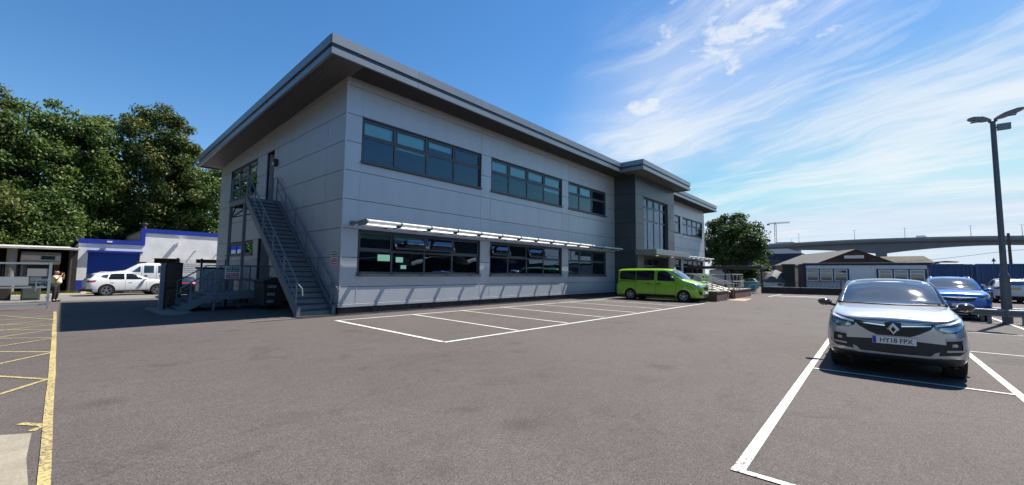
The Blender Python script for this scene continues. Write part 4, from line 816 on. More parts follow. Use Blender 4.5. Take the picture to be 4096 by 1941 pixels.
# ================================================================== VEHICLES
def paint(name, col, metal=0.35, rough=0.32): return mat(name, col, rough, metal, coat=1.0)
class Car:
    """local frame: nose at x=0 pointing +x, y left, z up; stations run from the nose backwards"""
    def __init__(s, name, label, cat, loc, rotz, st, pm, wheels, W, group=None, sub=2):
        s.t = thing(name, label, cat, loc, rotz, group); LOC[s.t.name] = None; s.W = W
        rings = []
        for (d, zb, ws, zm, wm, wb, zbelt, wt, zt, crown) in st:
            h = [(0, zb), (ws * 0.86, zb), (ws, zb + 0.07), (wm, zm), (wb, zbelt), (wt, zt - min(0.07, (zt - zbelt) * 0.3)), (wt * 0.80, zt), (0, zt + crown)]
            ring = [(-d, y, z) for y, z in h] + [(-d, -y, z) for y, z in h[-2:0:-1]]
            rings.append([Vector(p) for p in ring])
        b = MB(); b.rings(rings); o = b.build('body_tmp', pm, world=False)
        m = o.modifiers.new('s', 'SUBSURF'); m.levels = m.render_levels = sub
        bpy.context.view_layer.update(); me = bake(o); o.modifiers.clear(); o.data = me
        bm = bmesh.new(); bm.from_mesh(me); s.bvh = BVHTree.FromBMesh(bm); bm.free()
        cutters = []
        for (x, r) in wheels:
            for sg in (-1, 1):
                c = MB(); c.lathe([(0.0001, 0), (r + 0.055, 0), (r + 0.055, 0.5), (0.0001, 0.5)], 28, (x, sg * (W / 2 - 0.27) if sg > 0 else -W / 2 + 0.27 - 0.5, r), 'y'); co = c.build('cut', None, world=False); cutters.append(co)
                bo = o.modifiers.new('b', 'BOOLEAN'); bo.operation = 'DIFFERENCE'; bo.solver = 'EXACT'; bo.object = co
        bpy.context.view_layer.update(); me = bake(o); bpy.data.objects.remove(o)
        for c in cutters: bpy.data.objects.remove(c)
        me.materials.clear(); s.body = link('body', me, pm, s.t, smooth=True); s.pm = pm
        for (x, r) in wheels:
            for sg in (-1, 1): s.wheel(x, r, sg)
    def wheel(s, x, r, sg, tw=0.21, style=5):
        yo = sg * (s.W / 2 - 0.02); k = sg
        b = MB(); b.lathe([(r * 0.66, yo - k * tw), (r * 0.92, yo - k * tw), (r, yo - k * tw * 0.8), (r, yo - k * 0.04), (r * 0.94, yo), (r * 0.68, yo - k * 0.005), (r * 0.66, yo - k * 0.03)], 32, (x, 0, r), 'y', False)
        w = b.build('wheel', m_rub, s.t, smooth=True, world=False)
        b = MB(); b.lathe([(r * 0.67, yo - k * 0.03), (r * 0.67, yo - k * 0.01), (r * 0.60, yo - k * 0.012), (r * 0.58, yo - k * 0.05), (r * 0.58, yo - k * 0.12), (0.01, yo - k * 0.12)], 28, (x, 0, r), 'y', False); b.build('rim_barrel', m_plast, w, smooth=True, world=False)
        b = MB(); b.lathe([(r * 0.675, yo - k * 0.012), (r * 0.66, yo - k * 0.006), (r * 0.61, yo - k * 0.012), (r * 0.61, yo - k * 0.03), (r * 0.675, yo - k * 0.03)], 28, (x, 0, r), 'y', False)
        b.lathe([(0.01, yo - k * 0.02), (r * 0.16, yo - k * 0.02), (r * 0.18, yo - k * 0.06), (0.01, yo - k * 0.06)], 14, (x, 0, r), 'y')
        for i in range(style):
            for e in (-0.16, 0.16):
                a = 2 * math.pi * i / style + 0.3; c0, c1 = a + e * 0.6, a + e; p = Vector((x + math.cos(c0) * r * 0.12, yo - k * 0.035, r + math.sin(c0) * r * 0.12)); q = Vector((x + math.cos(c1) * r * 0.63, yo - k * 0.02, r + math.sin(c1) * r * 0.63)); b.bar(p, q, r * 0.075, 0.025, (0, 1, 0))
        b.build('rim', RIM, w, world=False)
        b = MB(); R_ = r + 0.05; yi = sg * (s.W / 2 - 0.265); b.lathe([(R_, sg * (s.W / 2 - 0.06)), (R_, yi), (0.01, yi)], 28, (x, 0, r), 'y'); b.f = b.f[:-2] + b.f[-1:]
        b.build('arch_liner', m_void, s.t, world=False, fix=False)
    def patch(s, name, outline, axis, m, off=0.005, thick=0.02, parent=None, maxlen=0.09, smooth=True):
        bm = bmesh.new(); A = {'x+': Vector((1, 0, 0)), 'x-': Vector((-1, 0, 0)), 'y+': Vector((0, 1, 0)), 'y-': Vector((0, -1, 0)), 'z+': Vector((0, 0, 1))}[axis]
        def up(p): return Vector((0, p[0], p[1])) if axis[0] == 'x' else (Vector((p[0], 0, p[1])) if axis[0] == 'y' else Vector((p[0], p[1], 0)))
        vs = [bm.verts.new(up(p)) for p in outline]; bm.faces.new(vs); bmesh.ops.triangulate(bm, faces=bm.faces[:])
        for _ in range(7):
            lg = [e for e in bm.edges if e.calc_length() > maxlen]
            if not lg: break
            bmesh.ops.subdivide_edges(bm, edges=lg, cuts=1); bmesh.ops.triangulate(bm, faces=bm.faces[:])
        hits = []; miss = []
        for v in bm.verts:
            org = v.co + A * 20; h = s.bvh.ray_cast(org, -A)
            if h[0] is None: miss.append(v)
            else: v.co = h[0] + A * off; hits.append(v)
        for v in miss:
            if hits:
                n = min(hits, key=lambda q: (q.co - v.co - A * (q.co - v.co).dot(A)).length); d = n.co.dot(A); v.co = v.co - A * v.co.dot(A) + A * d
        bnd = [e for e in bm.edges if e.is_boundary]; ex = bmesh.ops.extrude_edge_only(bm, edges=bnd)
        for g in ex['geom']:
            if isinstance(g, bmesh.types.BMVert): g.co -= A * (thick + off)
        bmesh.ops.recalc_face_normals(bm, faces=bm.faces)
        up_f = [f for f in bm.faces if abs(f.normal.dot(A)) > 0.3]
        if up_f and sum(f.normal.dot(A) for f in up_f) < 0: bmesh.ops.reverse_faces(bm, faces=bm.faces[:])
        me = bpy.data.meshes.new(name); bm.to_mesh(me); bm.free(); return link(name, me, m, parent or s.t, smooth=smooth)
    def sym(s, name, outline, m, off=0.005, thick=0.02, **k):
        return [s.patch(name, [(p[0], p[1]) for p in outline], a, m, off, thick, **k) for a in ('y+', 'y-')]
    def symx(s, name, outline, ax, m, off=0.005, thick=0.02, **k):
        return [s.patch(name, [(sg * p[0], p[1]) for p in outline], ax, m, off, thick, **k) for sg in (1, -1)]
    def mirror(s, x, y, z, m, sz=(0.10, 0.24, 0.16)):
        for sg in (1, -1):
            b = MB(); pr = []
            for dx, sc in ((0.09, 0.45), (0.05, 0.85), (-0.03, 1.0), (-0.08, 0.92)):
                pr.append([(x + dx, sg * (y + 0.12 + 0.5 * sz[1] * sc * math.cos(a)), z + 0.5 * sz[2] * sc * math.sin(a)) for a in [2 * math.pi * i / 12 for i in range(12)]])
            b.rings(pr); mo = b.build('door_mirror', m, s.t, smooth=True, world=False)
            b = MB(); b.bar((x - 0.02, sg * (y - 0.10), z - 0.07), (x - 0.02, sg * (y + 0.06), z - 0.03), 0.09, 0.05); b.build('mirror_arm', m_plast, mo, world=False)
    def box(s, name, m, x0, x1, y0, y1, z0, z1, bevel=0.0, parent=None):
        b = MB(); b.box(x0, x1, y0, y1, z0, z1); return b.build(name, m, parent or s.t, bevel=bevel, world=False)
    def plate(s, x, z, body, m, face=1, w=0.52, h=0.112, band=True):
        y0, y1 = -w / 2, w / 2; xx = (x, x + 0.012) if face > 0 else (x - 0.012, x)
        p = s.box('number_plate', m, xx[0], xx[1], y0, y1, z - h / 2, z + h / 2)
        xf = x + 0.0135 if face > 0 else x - 0.0135
        if body: text('plate_lettering', body, h * 0.92, m_black, p, frame_mtx((xf, 0.025 * (1 if face > 0 else -1), z - 0.003), (0, face, 0), (0, 0, 1)), 0.0008, 0.88, 0.0012)
        if band:
            e = (y0 + 0.004, y0 + 0.05) if face > 0 else (y1 - 0.05, y1 - 0.004); s.box('plate_band', mat('plate_blue', (0.01, 0.05, 0.36), 0.4), min(x + face * 0.0125, x + face * 0.0145), max(x + face * 0.0125, x + face * 0.0145), e[0], e[1], z - h / 2 + 0.004, z + h / 2 - 0.004, parent=p)
        return p
RIM = mat('alloy_rim', (0.42, 0.43, 0.44), 0.3, 0.7)
# station: dist from nose, z bottom, w sill, z mid, w mid, w belt, z belt, w top, z top, crown
def suv_stations(L, W, H, fl=0.0):
    kx, kw, kz = L / 4.12, W / 1.778, H / 1.566
    T = [(0.00, .40, .48, .56, .56, .54, .80, .42, .86, .012), (0.035, .30, .70, .54, .76, .73, .84, .55, .92, .022), (0.12, .24, .80, .52, .85, .81, .90, .64, .965, .028), (0.28, .21, .85, .52, .886, .855, .95, .70, 1.00, .032),
         (0.55, .20, .862, .54, .892, .868, .985, .735, 1.035, .036), (0.90, .20, .862, .55, .890, .868, 1.005, .75, 1.068, .036), (1.18, .20, .86, .55, .888, .865, 1.01, .75, 1.09, .036), (1.30, .20, .86, .55, .887, .86, 1.01, .72, 1.13, .04),
         (1.62, .20, .86, .55, .887, .858, 1.01, .715, 1.34, .05), (1.98, .20, .86, .55, .887, .86, 1.02, .68, 1.50, .045), (2.2, .20, .86, .55, .887, .86, 1.025, .67, 1.535, .04), (2.7, .20, .86, .55, .888, .86, 1.03, .665, 1.54, .03), (3.2, .20, .86, .56, .889, .858, 1.045, .65, 1.525, .03),
         (3.62, .20, .86, .57, .887, .845, 1.06, .62, 1.485, .03), (3.82, .22, .85, .58, .875, .825, 1.06, .53, 1.40, .03), (3.98, .26, .80, .60, .84, .78, 1.05, .50, 1.20, .03), (4.08, .32, .72, .62, .76, .70, .98, .48, 1.06, .02), (4.12, .42, .55, .64, .60, .56, .88, .40, .95, .01)]
    return [(d * kx, zb * kz, ws * kw, zm * kz, wm * kw, wb * kw, zl * kz, wt * kw, zt * kz, c) for (d, zb, ws, zm, wm, wb, zl, wt, zt, c) in T]
def suv(name, label, loc, rotz, L, W, H, pm, wb, wr, roofm=None, group=None, rails=True):
    kx, kw, kz = L / 4.12, W / 1.778, H / 1.566
    c = Car(name, label, 'car', loc, rotz, suv_stations(L, W, H), pm, ((-0.84 * kx, wr), (-0.84 * kx - wb, wr)), W, group)
    F = lambda o: [(p[0] * kw, p[1] * kz) for p in o]; S = lambda o: [(-p[0] * kx, p[1] * kz) for p in o]; c.F, c.S, c.k = F, S, (kx, kw, kz)
    c.patch('windscreen', F([(-.715, 1.115), (-.40, 1.10), (0, 1.095), (.40, 1.10), (.715, 1.115), (.60, 1.47), (.3, 1.50), (-.3, 1.50), (-.60, 1.47)]), 'x+', m_cglass, 0.014, 0.03, maxlen=0.06)
    c.sym('side_window', S([(1.52, 1.06), (1.98, 1.42), (2.25, 1.455), (2.38, 1.455), (2.40, 1.06)]), m_sglass, 0.004); c.sym('side_window', S([(2.48, 1.06), (2.46, 1.455), (2.95, 1.445), (3.10, 1.41), (3.20, 1.14), (3.17, 1.07)]), m_sglass, 0.004)
    c.sym('quarter_window', S([(3.27, 1.13), (3.18, 1.40), (3.42, 1.36), (3.55, 1.22)]), m_cglass, 0.004)
    c.patch('rear_window', F([(-.60, 1.14), (.60, 1.14), (.50, 1.40), (-.50, 1.40)]), 'x-', m_cglass, 0.004)
    c.symx('tail_lamp', F([(.55, .90), (.80, .86), (.83, 1.0), (.62, 1.03)]), 'x-', m_tail, 0.008)
    c.sym('tail_lamp_side', S([(3.78, .90), (4.0, .88), (4.0, 1.0), (3.72, 1.02)]), m_tail, 0.006)
    c.patch('rear_bumper', F([(-.80, .26), (.80, .26), (.84, .46), (-.84, .46)]), 'x-', m_plast, 0.025, 0.03, maxlen=0.06)
    c.sym('sill_trim', S([(1.28, .215), (3.02, .215), (3.02, .33), (1.28, .33)]), m_plast, 0.01)
    for s in (2.43, 1.42, 3.12): c.sym('door_seam', S([(s, .36), (s + .012, .36), (s + .012, 1.0), (s, 1.0)]), m_joint, 0.0015, 0.004)
    for s in (2.18, 3.0):
        for sg in (1, -1): c.box('door_handle', pm, -s * kx - 0.09, -s * kx + 0.09, sg * (W / 2 - 0.018) - 0.012, sg * (W / 2 - 0.018) + 0.02, .86 * kz, .89 * kz, 0.008)
    c.mirror(-1.50 * kx, W / 2 - 0.02, 1.08 * kz, roofm or pm)
    if roofm: c.patch('roof_panel', [(-1.96 * kx, -.50 * kw), (-1.96 * kx, .50 * kw), (-3.70 * kx, .46 * kw), (-3.70 * kx, -.46 * kw)], 'z+', roofm, 0.004, 0.03)
    for sg in (1, -1):
        pp = []
        for yy, zz in ((.735, 1.095), (.715, 1.17), (.690, 1.26), (.660, 1.36), (.625, 1.45), (.60, 1.485)):
            h_ = c.bvh.ray_cast(Vector((9, sg * yy * kw, zz * kz)), Vector((-1, 0, 0)))[0]
            if h_ is not None: pp.append(h_ + Vector((0.0, 0, 0.004)))
        b = MB(); b.tube(pp, 0.034, 8, 0.028); b.build('windscreen_pillar', roofm or pm, c.t, smooth=True, world=False)
    if rails:
        for sg in (1, -1):
            b = MB(); y = sg * .55 * kw; b.tube([(-2.1 * kx, y, 1.50 * kz), (-2.2 * kx, y, 1.545 * kz), (-3.3 * kx, y * 0.97, 1.545 * kz), (-3.5 * kx, y * 0.95, 1.47 * kz)], 0.018, 6); b.build('roof_rail', m_alu, c.t, smooth=True, world=False)
    cw = []
    for q in range(13):
        yy = -.72 + 1.44 * q / 12; h_ = c.bvh.ray_cast(Vector((9, yy * kw, 1.098 * kz)), Vector((-1, 0, 0)))[0]
        if h_ is not None: cw.append(h_)
    b = MB(); b.tube(cw, 0.022, 8); b.build('scuttle_panel', m_plast, c.t, smooth=True, world=False)
    for y0, a in ((-.45, .55), (.12, .55)):                       # wipers
        b = MB(); p = [(-1.20 * kx, y0 * kw, 1.115 * kz), (-1.25 * kx, (y0 + a) * kw, 1.135 * kz)]; b.tube(p, 0.011, 5); b.build('wiper', m_black, c.t, world=False)
    return c
# --- the silver crossover facing the camera
m_silver = paint('silver_car_paint', (0.48, 0.495, 0.515), 0.65, 0.30); m_blackp = paint('black_car_paint', (0.012, 0.013, 0.016), 0.0, 0.15)
cp = suv('silver_crossover', 'silver crossover car with black roof parked facing the camera', (1.93, -14.98, 0), math.pi, 4.12, 1.74, 1.575, m_silver, 2.606, 0.335, m_blackp, rails=False)
F = cp.F
#cp.sym('pillar_cover', cp.S([(1.22, 1.055), (1.36, 1.05), (1.95, 1.455), (2.3, 1.475), (3.6, 1.42), (3.6, 1.47), (2.3, 1.535), (1.92, 1.51)]), m_blackp, 0.003, 0.01)
gr = cp.patch('grille', F([(-.50, .885), (-.30, .845), (-.12, .835), (0, .83), (.12, .835), (.30, .845), (.50, .885), (.44, .79), (.30, .70), (.20, .655), (-.20, .655), (-.30, .70), (-.44, .79)]), 'x+', m_plast, 0.006)
for z, w_ in ((.70, .24), (.74, .30), (.78, .36)): cp.patch('grille_bar', F([(-w_, z - .006), (w_, z - .006), (w_, z + .006), (-w_, z + .006)]), 'x+', m_black, 0.014, parent=gr)
cp.symx('chrome_bar', F([(.10, .805), (.44, .835), (.45, .852), (.10, .824)]), 'x+', m_chrome, 0.02, parent=gr)
E_ = MB(); em = 0.02                                               # lozenge emblem
o4 = [(0, .105), (.076, 0), (0, -.105), (-.076, 0)]; i4 = [(0, .048), (.032, 0), (0, -.048), (-.032, 0)]; zc = 0.765
xe = cp.bvh.ray_cast(Vector((5, 0, zc)), Vector((-1, 0, 0)))[0].x + 0.03
E_.add([(xe, y, z + zc) for y, z in o4] + [(xe + em, y * 0.72, z * 0.74 + zc) for y, z in o4] + [(xe + em, y, z + zc) for y, z in i4] + [(xe, y, z + zc) for y, z in i4],
       [(k, (k + 1) % 4, 4 + (k + 1) % 4, 4 + k) for k in range(4)] + [(4 + k, 4 + (k + 1) % 4, 8 + (k + 1) % 4, 8 + k) for k in range(4)] + [(8 + k, 8 + (k + 1) % 4, 12 + (k + 1) % 4, 12 + k) for k in range(4)])
E_.build('emblem', m_chrome, cp.t, world=False)
cp.patch('emblem_base', F([(0, .88), (.10, .86), (.11, .77), (0, .645), (-.11, .77), (-.10, .86)]), 'x+', m_plast, 0.016)
hl = cp.symx('headlight', F([(.46, .875), (.49, .79), (.57, .745), (.70, .75), (.80, .81), (.845, .91), (.845, .985), (.72, .955), (.57, .91)]), 'x+', m_cglass, 0.008, maxlen=0.05)
cp.symx('headlight_lens', F([(.53, .79), (.64, .765), (.75, .80), (.79, .865), (.66, .84), (.54, .825)]), 'x+', m_lens, 0.014, maxlen=0.05)
cp.patch('bonnet_gap', F([(-.62, .925), (-.3, .895), (0, .885), (.3, .895), (.62, .925), (.62, .917), (.3, .887), (0, .877), (-.3, .887), (-.62, .917)]), 'x+', m_joint, 0.003, 0.006, maxlen=0.05)
cp.symx('running_light', F([(.49, .862), (.66, .905), (.83, .968), (.825, .94), (.66, .875), (.495, .835)]), 'x+', m_wht, 0.014, maxlen=0.05)
lg = cp.patch('lower_grille', F([(-.80, .60), (-.60, .575), (-.30, .59), (0, .60), (.30, .59), (.60, .575), (.80, .60), (.82, .50), (.74, .43), (.5, .40), (.40, .36), (-.40, .36), (-.5, .40), (-.74, .43), (-.82, .50)]), 'x+', m_plast, 0.006)
cp.symx('fog_surround', F([(.60, .665), (.79, .69), (.80, .665), (.60, .638)]), 'x+', m_alu, 0.02, maxlen=0.04); cp.symx('fog_surround', F([(.775, .675), (.80, .675), (.805, .50), (.78, .50)]), 'x+', m_alu, 0.021, maxlen=0.04); cp.symx('fog_surround', F([(.60, .495), (.80, .515), (.80, .49), (.60, .468)]), 'x+', m_alu, 0.02, maxlen=0.04)
cp.patch('lower_valance', F([(-.80, .36), (-.45, .345), (.45, .345), (.80, .36), (.78, .20), (-.78, .20)]), 'x+', m_plast, 0.03, maxlen=0.06)
cp.symx('fog_light', F([(.60, .63), (.765, .65), (.77, .58), (.765, .52), (.60, .50)]), 'x+', m_black, 0.012, maxlen=0.05)
cp.symx('fog_lens', F([(.66, .595), (.72, .60), (.72, .555), (.66, .55)]), 'x+', m_lens, 0.018, maxlen=0.05)
cp.patch('skid_plate', F([(-.52, .46), (-.47, .44), (-.42, .385), (0, .375), (.42, .385), (.47, .44), (.52, .46), (.50, .37), (.40, .325), (-.40, .325), (-.50, .37)]), 'x+', m_alu, 0.014)
cp.sym('arch_trim', cp.S([(0.40, .33), (0.46, .56), (0.60, .70), (0.84, .745), (1.08, .70), (1.22, .56), (1.28, .33), (1.33, .33), (1.27, .59), (1.10, .745), (0.84, .79), (0.57, .745), (0.41, .58), (0.34, .33)]), m_plast, 0.006, 0.02, maxlen=0.05)
xp = cp.bvh.ray_cast(Vector((5, 0, .57)), Vector((-1, 0, 0)))[0].x
cp.plate(xp + 0.02, 0.585, 'HY18 FPX', m_signw)
b = MB(); b.lathe([(0.001, 0.0), (0.20, 0.0), (0.20, 0.012), (0.18, 0.012), (0.18, 0.004), (0.001, 0.004)], 20); 
# rear-view mirror and dash seen through the screen are hinted by a small pod on the glass
cp.patch('screen_sensor', F([(-.09, 1.44), (.09, 1.44), (.08, 1.37), (-.08, 1.37)]), 'x+', m_plast, 0.007)
# --- blue compact SUV
m_bluec = paint('bright_blue_car_paint', (0.008, 0.125, 0.55), 0.3, 0.28)
mk = suv('blue_compact_suv', 'bright blue compact SUV parked behind the silver crossover', (15.93, -17.2, 0), math.pi, 4.28, 1.777, 1.66, m_bluec, 2.555, 0.345)
F = mk.F
gr = mk.patch('grille', F([(-.46, .83), (.46, .83), (.40, .72), (.30, .67), (-.30, .67), (-.40, .72)]), 'x+', m_plast, 0.006); mk.patch('chrome_bar', F([(-.46, .815), (-.1, .79), (.1, .79), (.46, .815), (.46, .835), (-.46, .835)]), 'x+', m_chrome, 0.014, parent=gr)
b = MB(); xe = mk.bvh.ray_cast(Vector((5, 0, .82)), Vector((-1, 0, 0)))[0].x + 0.02
b.lathe([(0.048, 0), (0.062, 0), (0.062, 0.02), (0.048, 0.02), (0.048, 0)], 20, (xe, 0, .85), 'x'); b.f = b.f[:-2]; b.bar((xe + 0.01, -.04, .858), (xe + 0.01, .04, .838), 0.016, 0.016); b.build('emblem', m_chrome, mk.t, world=False)
mk.symx('headlight', F([(.52, .82), (.58, .74), (.72, .735), (.82, .80), (.84, .94), (.72, .93), (.60, .89)]), 'x+', m_cglass, 0.008, maxlen=0.05); mk.symx('headlight_lens', F([(.60, .80), (.70, .76), (.78, .80), (.78, .87), (.66, .85)]), 'x+', m_lens, 0.014, maxlen=0.05)
mk.patch('lower_grille', F([(-.52, .50), (.52, .50), (.45, .38), (-.45, .38)]), 'x+', m_plast, 0.006); mk.symx('fog_surround', F([(.60, .50), (.78, .54), (.78, .42), (.62, .40)]), 'x+', m_plast, 0.01)
mk.patch('skid_plate', F([(-.55, .345), (.55, .345), (.45, .305), (-.45, .305)]), 'x+', m_alu, 0.014)
xp = mk.bvh.ray_cast(Vector((5, 0, .56)), Vector((-1, 0, 0)))[0].x; mk.plate(xp + 0.02, 0.575, '           LWP', m_signw)
# --- white SUV seen from the rear at the right
m_whitec = paint('white_car_paint', (0.66, 0.67, 0.68), 0.0, 0.3)
vt = suv('white_compact_suv', 'white compact SUV seen from behind beside the blue containers', (38.1, -21.55, 0), 0.0, 4.17, 1.775, 1.61, m_whitec, 2.5, 0.35)
xp = vt.bvh.ray_cast(Vector((-9, 0, .92)), Vector((1, 0, 0)))[0].x; vt.plate(xp - 0.012, 0.93, '', mat('yellow_plate', (0.70, 0.42, 0.05), 0.5), face=-1, band=False)
# --- white SUV behind the gate, side on
sv = suv('white_large_suv', 'large white SUV parked side-on in front of the blue roller shutter', (-0.78, 26.9, -0.37), R(8), 4.72, 1.92, 1.68, m_whitec, 2.78, 0.39)
sv.symx('headlight', sv.F([(.52, .82), (.58, .74), (.72, .735), (.82, .80), (.84, .94), (.72, .93)]), 'x+', m_lens, 0.008, maxlen=0.05); sv.patch('grille', sv.F([(-.46, .83), (.46, .83), (.40, .66), (-.40, .66)]), 'x+', m_plast, 0.006)
for sg in (1, -1): sv.box('tow_hitch', m_black, -4.95, -4.7, -0.1 if sg > 0 else 0.02, -0.04 if sg > 0 else 0.08, 0.32, 0.42)
# --- dark hatchback beyond the mesh fence
hb = suv('dark_hatchback', 'dark hatchback with red tail strip behind the mesh fence', (-0.45, 24.3, -0.37), R(82), 3.9, 1.70, 1.45, paint('black_hatch_paint', (0.02, 0.02, 0.024), 0.2, 0.25), 2.45, 0.31, rails=False)
hb.patch('tail_strip', hb.F([(-.72, 1.02), (.72, 1.02), (.70, 1.10), (-.70, 1.10)]), 'x-', m_red, 0.01)
# --- green van
VL, VW, VH = 5.45, 1.95, 1.98
VS = [(0.00, .40, .40, .60, .46, .46, .86, .36, .93, .02), (0.04, .30, .66, .58, .72, .68, .90, .52, .98, .03), (0.14, .24, .82, .58, .87, .82, .97, .64, 1.05, .04), (0.35, .22, .91, .60, .95, .89, 1.06, .70, 1.14, .04), (0.70, .21, .94, .60, .972, .92, 1.15, .76, 1.235, .04), (0.98, .21, .945, .62, .975, .935, 1.20, .79, 1.30, .04),
      (1.10, .21, .945, .62, .975, .94, 1.22, .785, 1.40, .04), (1.45, .21, .945, .62, .975, .942, 1.24, .76, 1.68, .04), (1.80, .21, .945, .62, .975, .945, 1.25, .74, 1.885, .04), (2.10, .21, .945, .62, .975, .947, 1.25, .745, 1.935, .035), (2.6, .21, .945, .62, .976, .95, 1.25, .76, 1.95, .03), (3.6, .21, .945, .62, .976, .95, 1.25, .77, 1.955, .03),
      (4.6, .21, .945, .62, .976, .95, 1.25, .77, 1.945, .03), (5.1, .22, .945, .62, .974, .945, 1.25, .765, 1.93, .03), (5.33, .25, .93, .62, .955, .925, 1.25, .75, 1.90, .03), (5.43, .30, .88, .62, .90, .88, 1.24, .72, 1.83, .02), (5.45, .38, .78, .62, .80, .78, 1.22, .62, 1.70, .01)]
m_van = paint('lime_green_van_paint', (0.25, 0.50, 0.010), 0.1, 0.3)
vn = Car('green_van', 'lime green passenger van parked by the entrance', 'van', (18.17, -7.48, 0), -math.pi / 2, [(s_[0] * 0.958,) + s_[1:] for s_ in VS], m_van, ((-0.96, 0.335), (-4.22, 0.335)), VW)
S2 = lambda o: [(-p[0], p[1]) for p in o]
SV = lambda o: [(-p[0] * 0.958, p[1]) for p in o]
vn.patch('windscreen', [(-.80, 1.33), (0, 1.31), (.80, 1.33), (.72, 1.82), (.4, 1.86), (-.4, 1.86), (-.72, 1.82)], 'x+', m_cglass, 0.016, 0.03, maxlen=0.06)
vn.sym('side_window', SV([(1.52, 1.30), (1.55, 1.22), (1.75, 1.20), (2.62, 1.22), (2.62, 1.78), (2.35, 1.82), (2.10, 1.80), (1.85, 1.62)]), m_sglass, 0.004)
vn.sym('side_window', SV([(2.82, 1.24), (3.0, 1.22), (4.02, 1.22), (4.02, 1.80), (2.88, 1.82), (2.82, 1.76)]), m_sglass, 0.004); vn.sym('side_window', SV([(4.05, 1.22), (5.0, 1.25), (5.18, 1.32), (5.18, 1.74), (5.10, 1.79), (4.05, 1.80)]), m_sglass, 0.004)
vn.patch('rear_window', [(-.66, 1.3), (.66, 1.3), (.60, 1.72), (-.60, 1.72)], 'x-', m_cglass, 0.004)
vn.sym('sill_trim', SV([(1.45, .22), (3.95, .22), (3.95, .40), (1.55, .40)]), m_plast, 0.008); vn.sym('rear_corner_lamp', SV([(5.28, .95), (5.42, .95), (5.42, 1.85), (5.33, 1.85)]), m_plast, 0.004); vn.sym('door_track', SV([(4.02, 1.13), (5.25, 1.13), (5.25, 1.17), (4.02, 1.17)]), m_black, 0.004)
for s, z0, z1 in ((1.46, .44, 1.20), (2.70, .40, 1.86), (4.02, .42, 1.20)): vn.sym('door_seam', SV([(s, z0), (s + .016, z0), (s + .016, z1), (s, z1)]), m_joint, 0.0015, 0.004)
for s in (2.42, 3.05):
    for sg in (1, -1): vn.box('door_handle', m_black, -s - 0.12, -s + 0.12, sg * 0.965 - 0.015, sg * 0.965 + 0.02, 1.0, 1.05, 0.008)
vn.mirror(-1.55, 0.94, 1.35, m_plast, (0.12, 0.26, 0.28))
gr = vn.patch('grille', [(-.46, 1.0), (.46, 1.0), (.42, .80), (.30, .70), (-.30, .70), (-.42, .80)], 'x+', m_plast, 0.006)
for z, w_ in ((.75, .36), (.80, .40), (.86, .43), (.93, .46)): vn.patch('grille_bar', [(-w_, z - .014), (w_, z - .014), (w_, z + .014), (-w_, z + .014)], 'x+', m_chrome, 0.014, parent=gr)
b = MB(); xe = vn.bvh.ray_cast(Vector((5, 0, .92)), Vector((-1, 0, 0)))[0].x + 0.02; b.lathe([(0.07, 0), (0.09, 0), (0.09, 0.02), (0.07, 0.02), (0.07, 0)], 18, (xe, 0, .95), 'x'); b.f = b.f[:-2]; b.build('emblem', m_chrome, vn.t, world=False)
vn.symx('headlight', [(.50, .98), (.56, .84), (.72, .82), (.85, .93), (.90, 1.13), (.80, 1.13), (.62, 1.03)], 'x+', m_lens, 0.008, maxlen=0.05)
vn.patch('lower_grille', [(-.50, .48), (.50, .48), (.46, .34), (-.46, .34)], 'x+', m_plast, 0.006); vn.symx('fog_surround', [(.58, .62), (.84, .66), (.82, .50), (.70, .42), (.60, .46)], 'x+', m_plast, 0.01, maxlen=0.05)
xp = vn.bvh.ray_cast(Vector((5, 0, .56)), Vector((-1, 0, 0)))[0].x; vn.plate(xp + 0.02, 0.56, '', m_signw, band=False)
# --- white crew-cab truck behind the SUV, facing left
TS = [(0.00, .60, .50, .85, .55, .55, 1.25, .42, 1.34, .02), (0.05, .50, .80, .85, .84, .80, 1.40, .62, 1.50, .03), (0.2, .45, .92, .85, .95, .92, 1.52, .74, 1.62, .04), (0.9, .45, .95, .85, .98, .95, 1.60, .80, 1.70, .04), (1.15, .45, .95, .85, .98, .95, 1.62, .80, 1.80, .04), (1.75, .45, .95, .85, .98, .955, 1.62, .80, 2.25, .03), (2.0, .45, .95, .85, .98, .955, 1.62, .80, 2.36, .03),
      (3.0, .45, .95, .85, .98, .955, 1.62, .81, 2.38, .02), (4.3, .45, .95, .85, .98, .955, 1.62, .81, 2.36, .02), (4.45, .5, .93, .85, .96, .94, 1.62, .80, 2.32, .02), (4.5, .6, .85, .85, .88, .86, 1.6, .7, 2.2, .01)]
tr = Car('white_crew_cab', 'tall white crew-cab truck parked behind the white SUV', 'truck', (-4.35, 29.6, -0.37), math.pi, TS, m_whitec, ((-0.8, 0.40), (-3.7, 0.40)), 1.96)
tr.patch('windscreen', [(-.76, 1.76), (.76, 1.76), (.70, 2.27), (-.70, 2.27)], 'x+', m_cglass, 0.014)
tr.sym('quarter_window', S2([(1.55, 1.66), (2.05, 1.66), (2.05, 2.10), (1.98, 2.10)]), m_cglass, 0.004); tr.sym('side_window', S2([(2.25, 1.58), (2.85, 1.58), (2.85, 2.18), (2.25, 2.18)]), m_cglass, 0.004); tr.sym('side_window', S2([(3.1, 1.58), (3.8, 1.58), (3.8, 2.18), (3.1, 2.18)]), m_cglass, 0.004)
for s in (2.12, 3.0, 3.95): tr.sym('door_seam', S2([(s, .7), (s + .02, .7), (s + .02, 2.25), (s, 2.25)]), m_joint, 0.0015, 0.004)
for s in (2.3, 3.2): tr.sym('door_handle', S2([(s, 1.30), (s + .17, 1.30), (s + .17, 1.42), (s, 1.42)]), m_plast, 0.01)
tr.box('roof_rack', m_plast, -2.4, -1.75, -0.6, 0.6, 2.36, 2.46, 0.02)

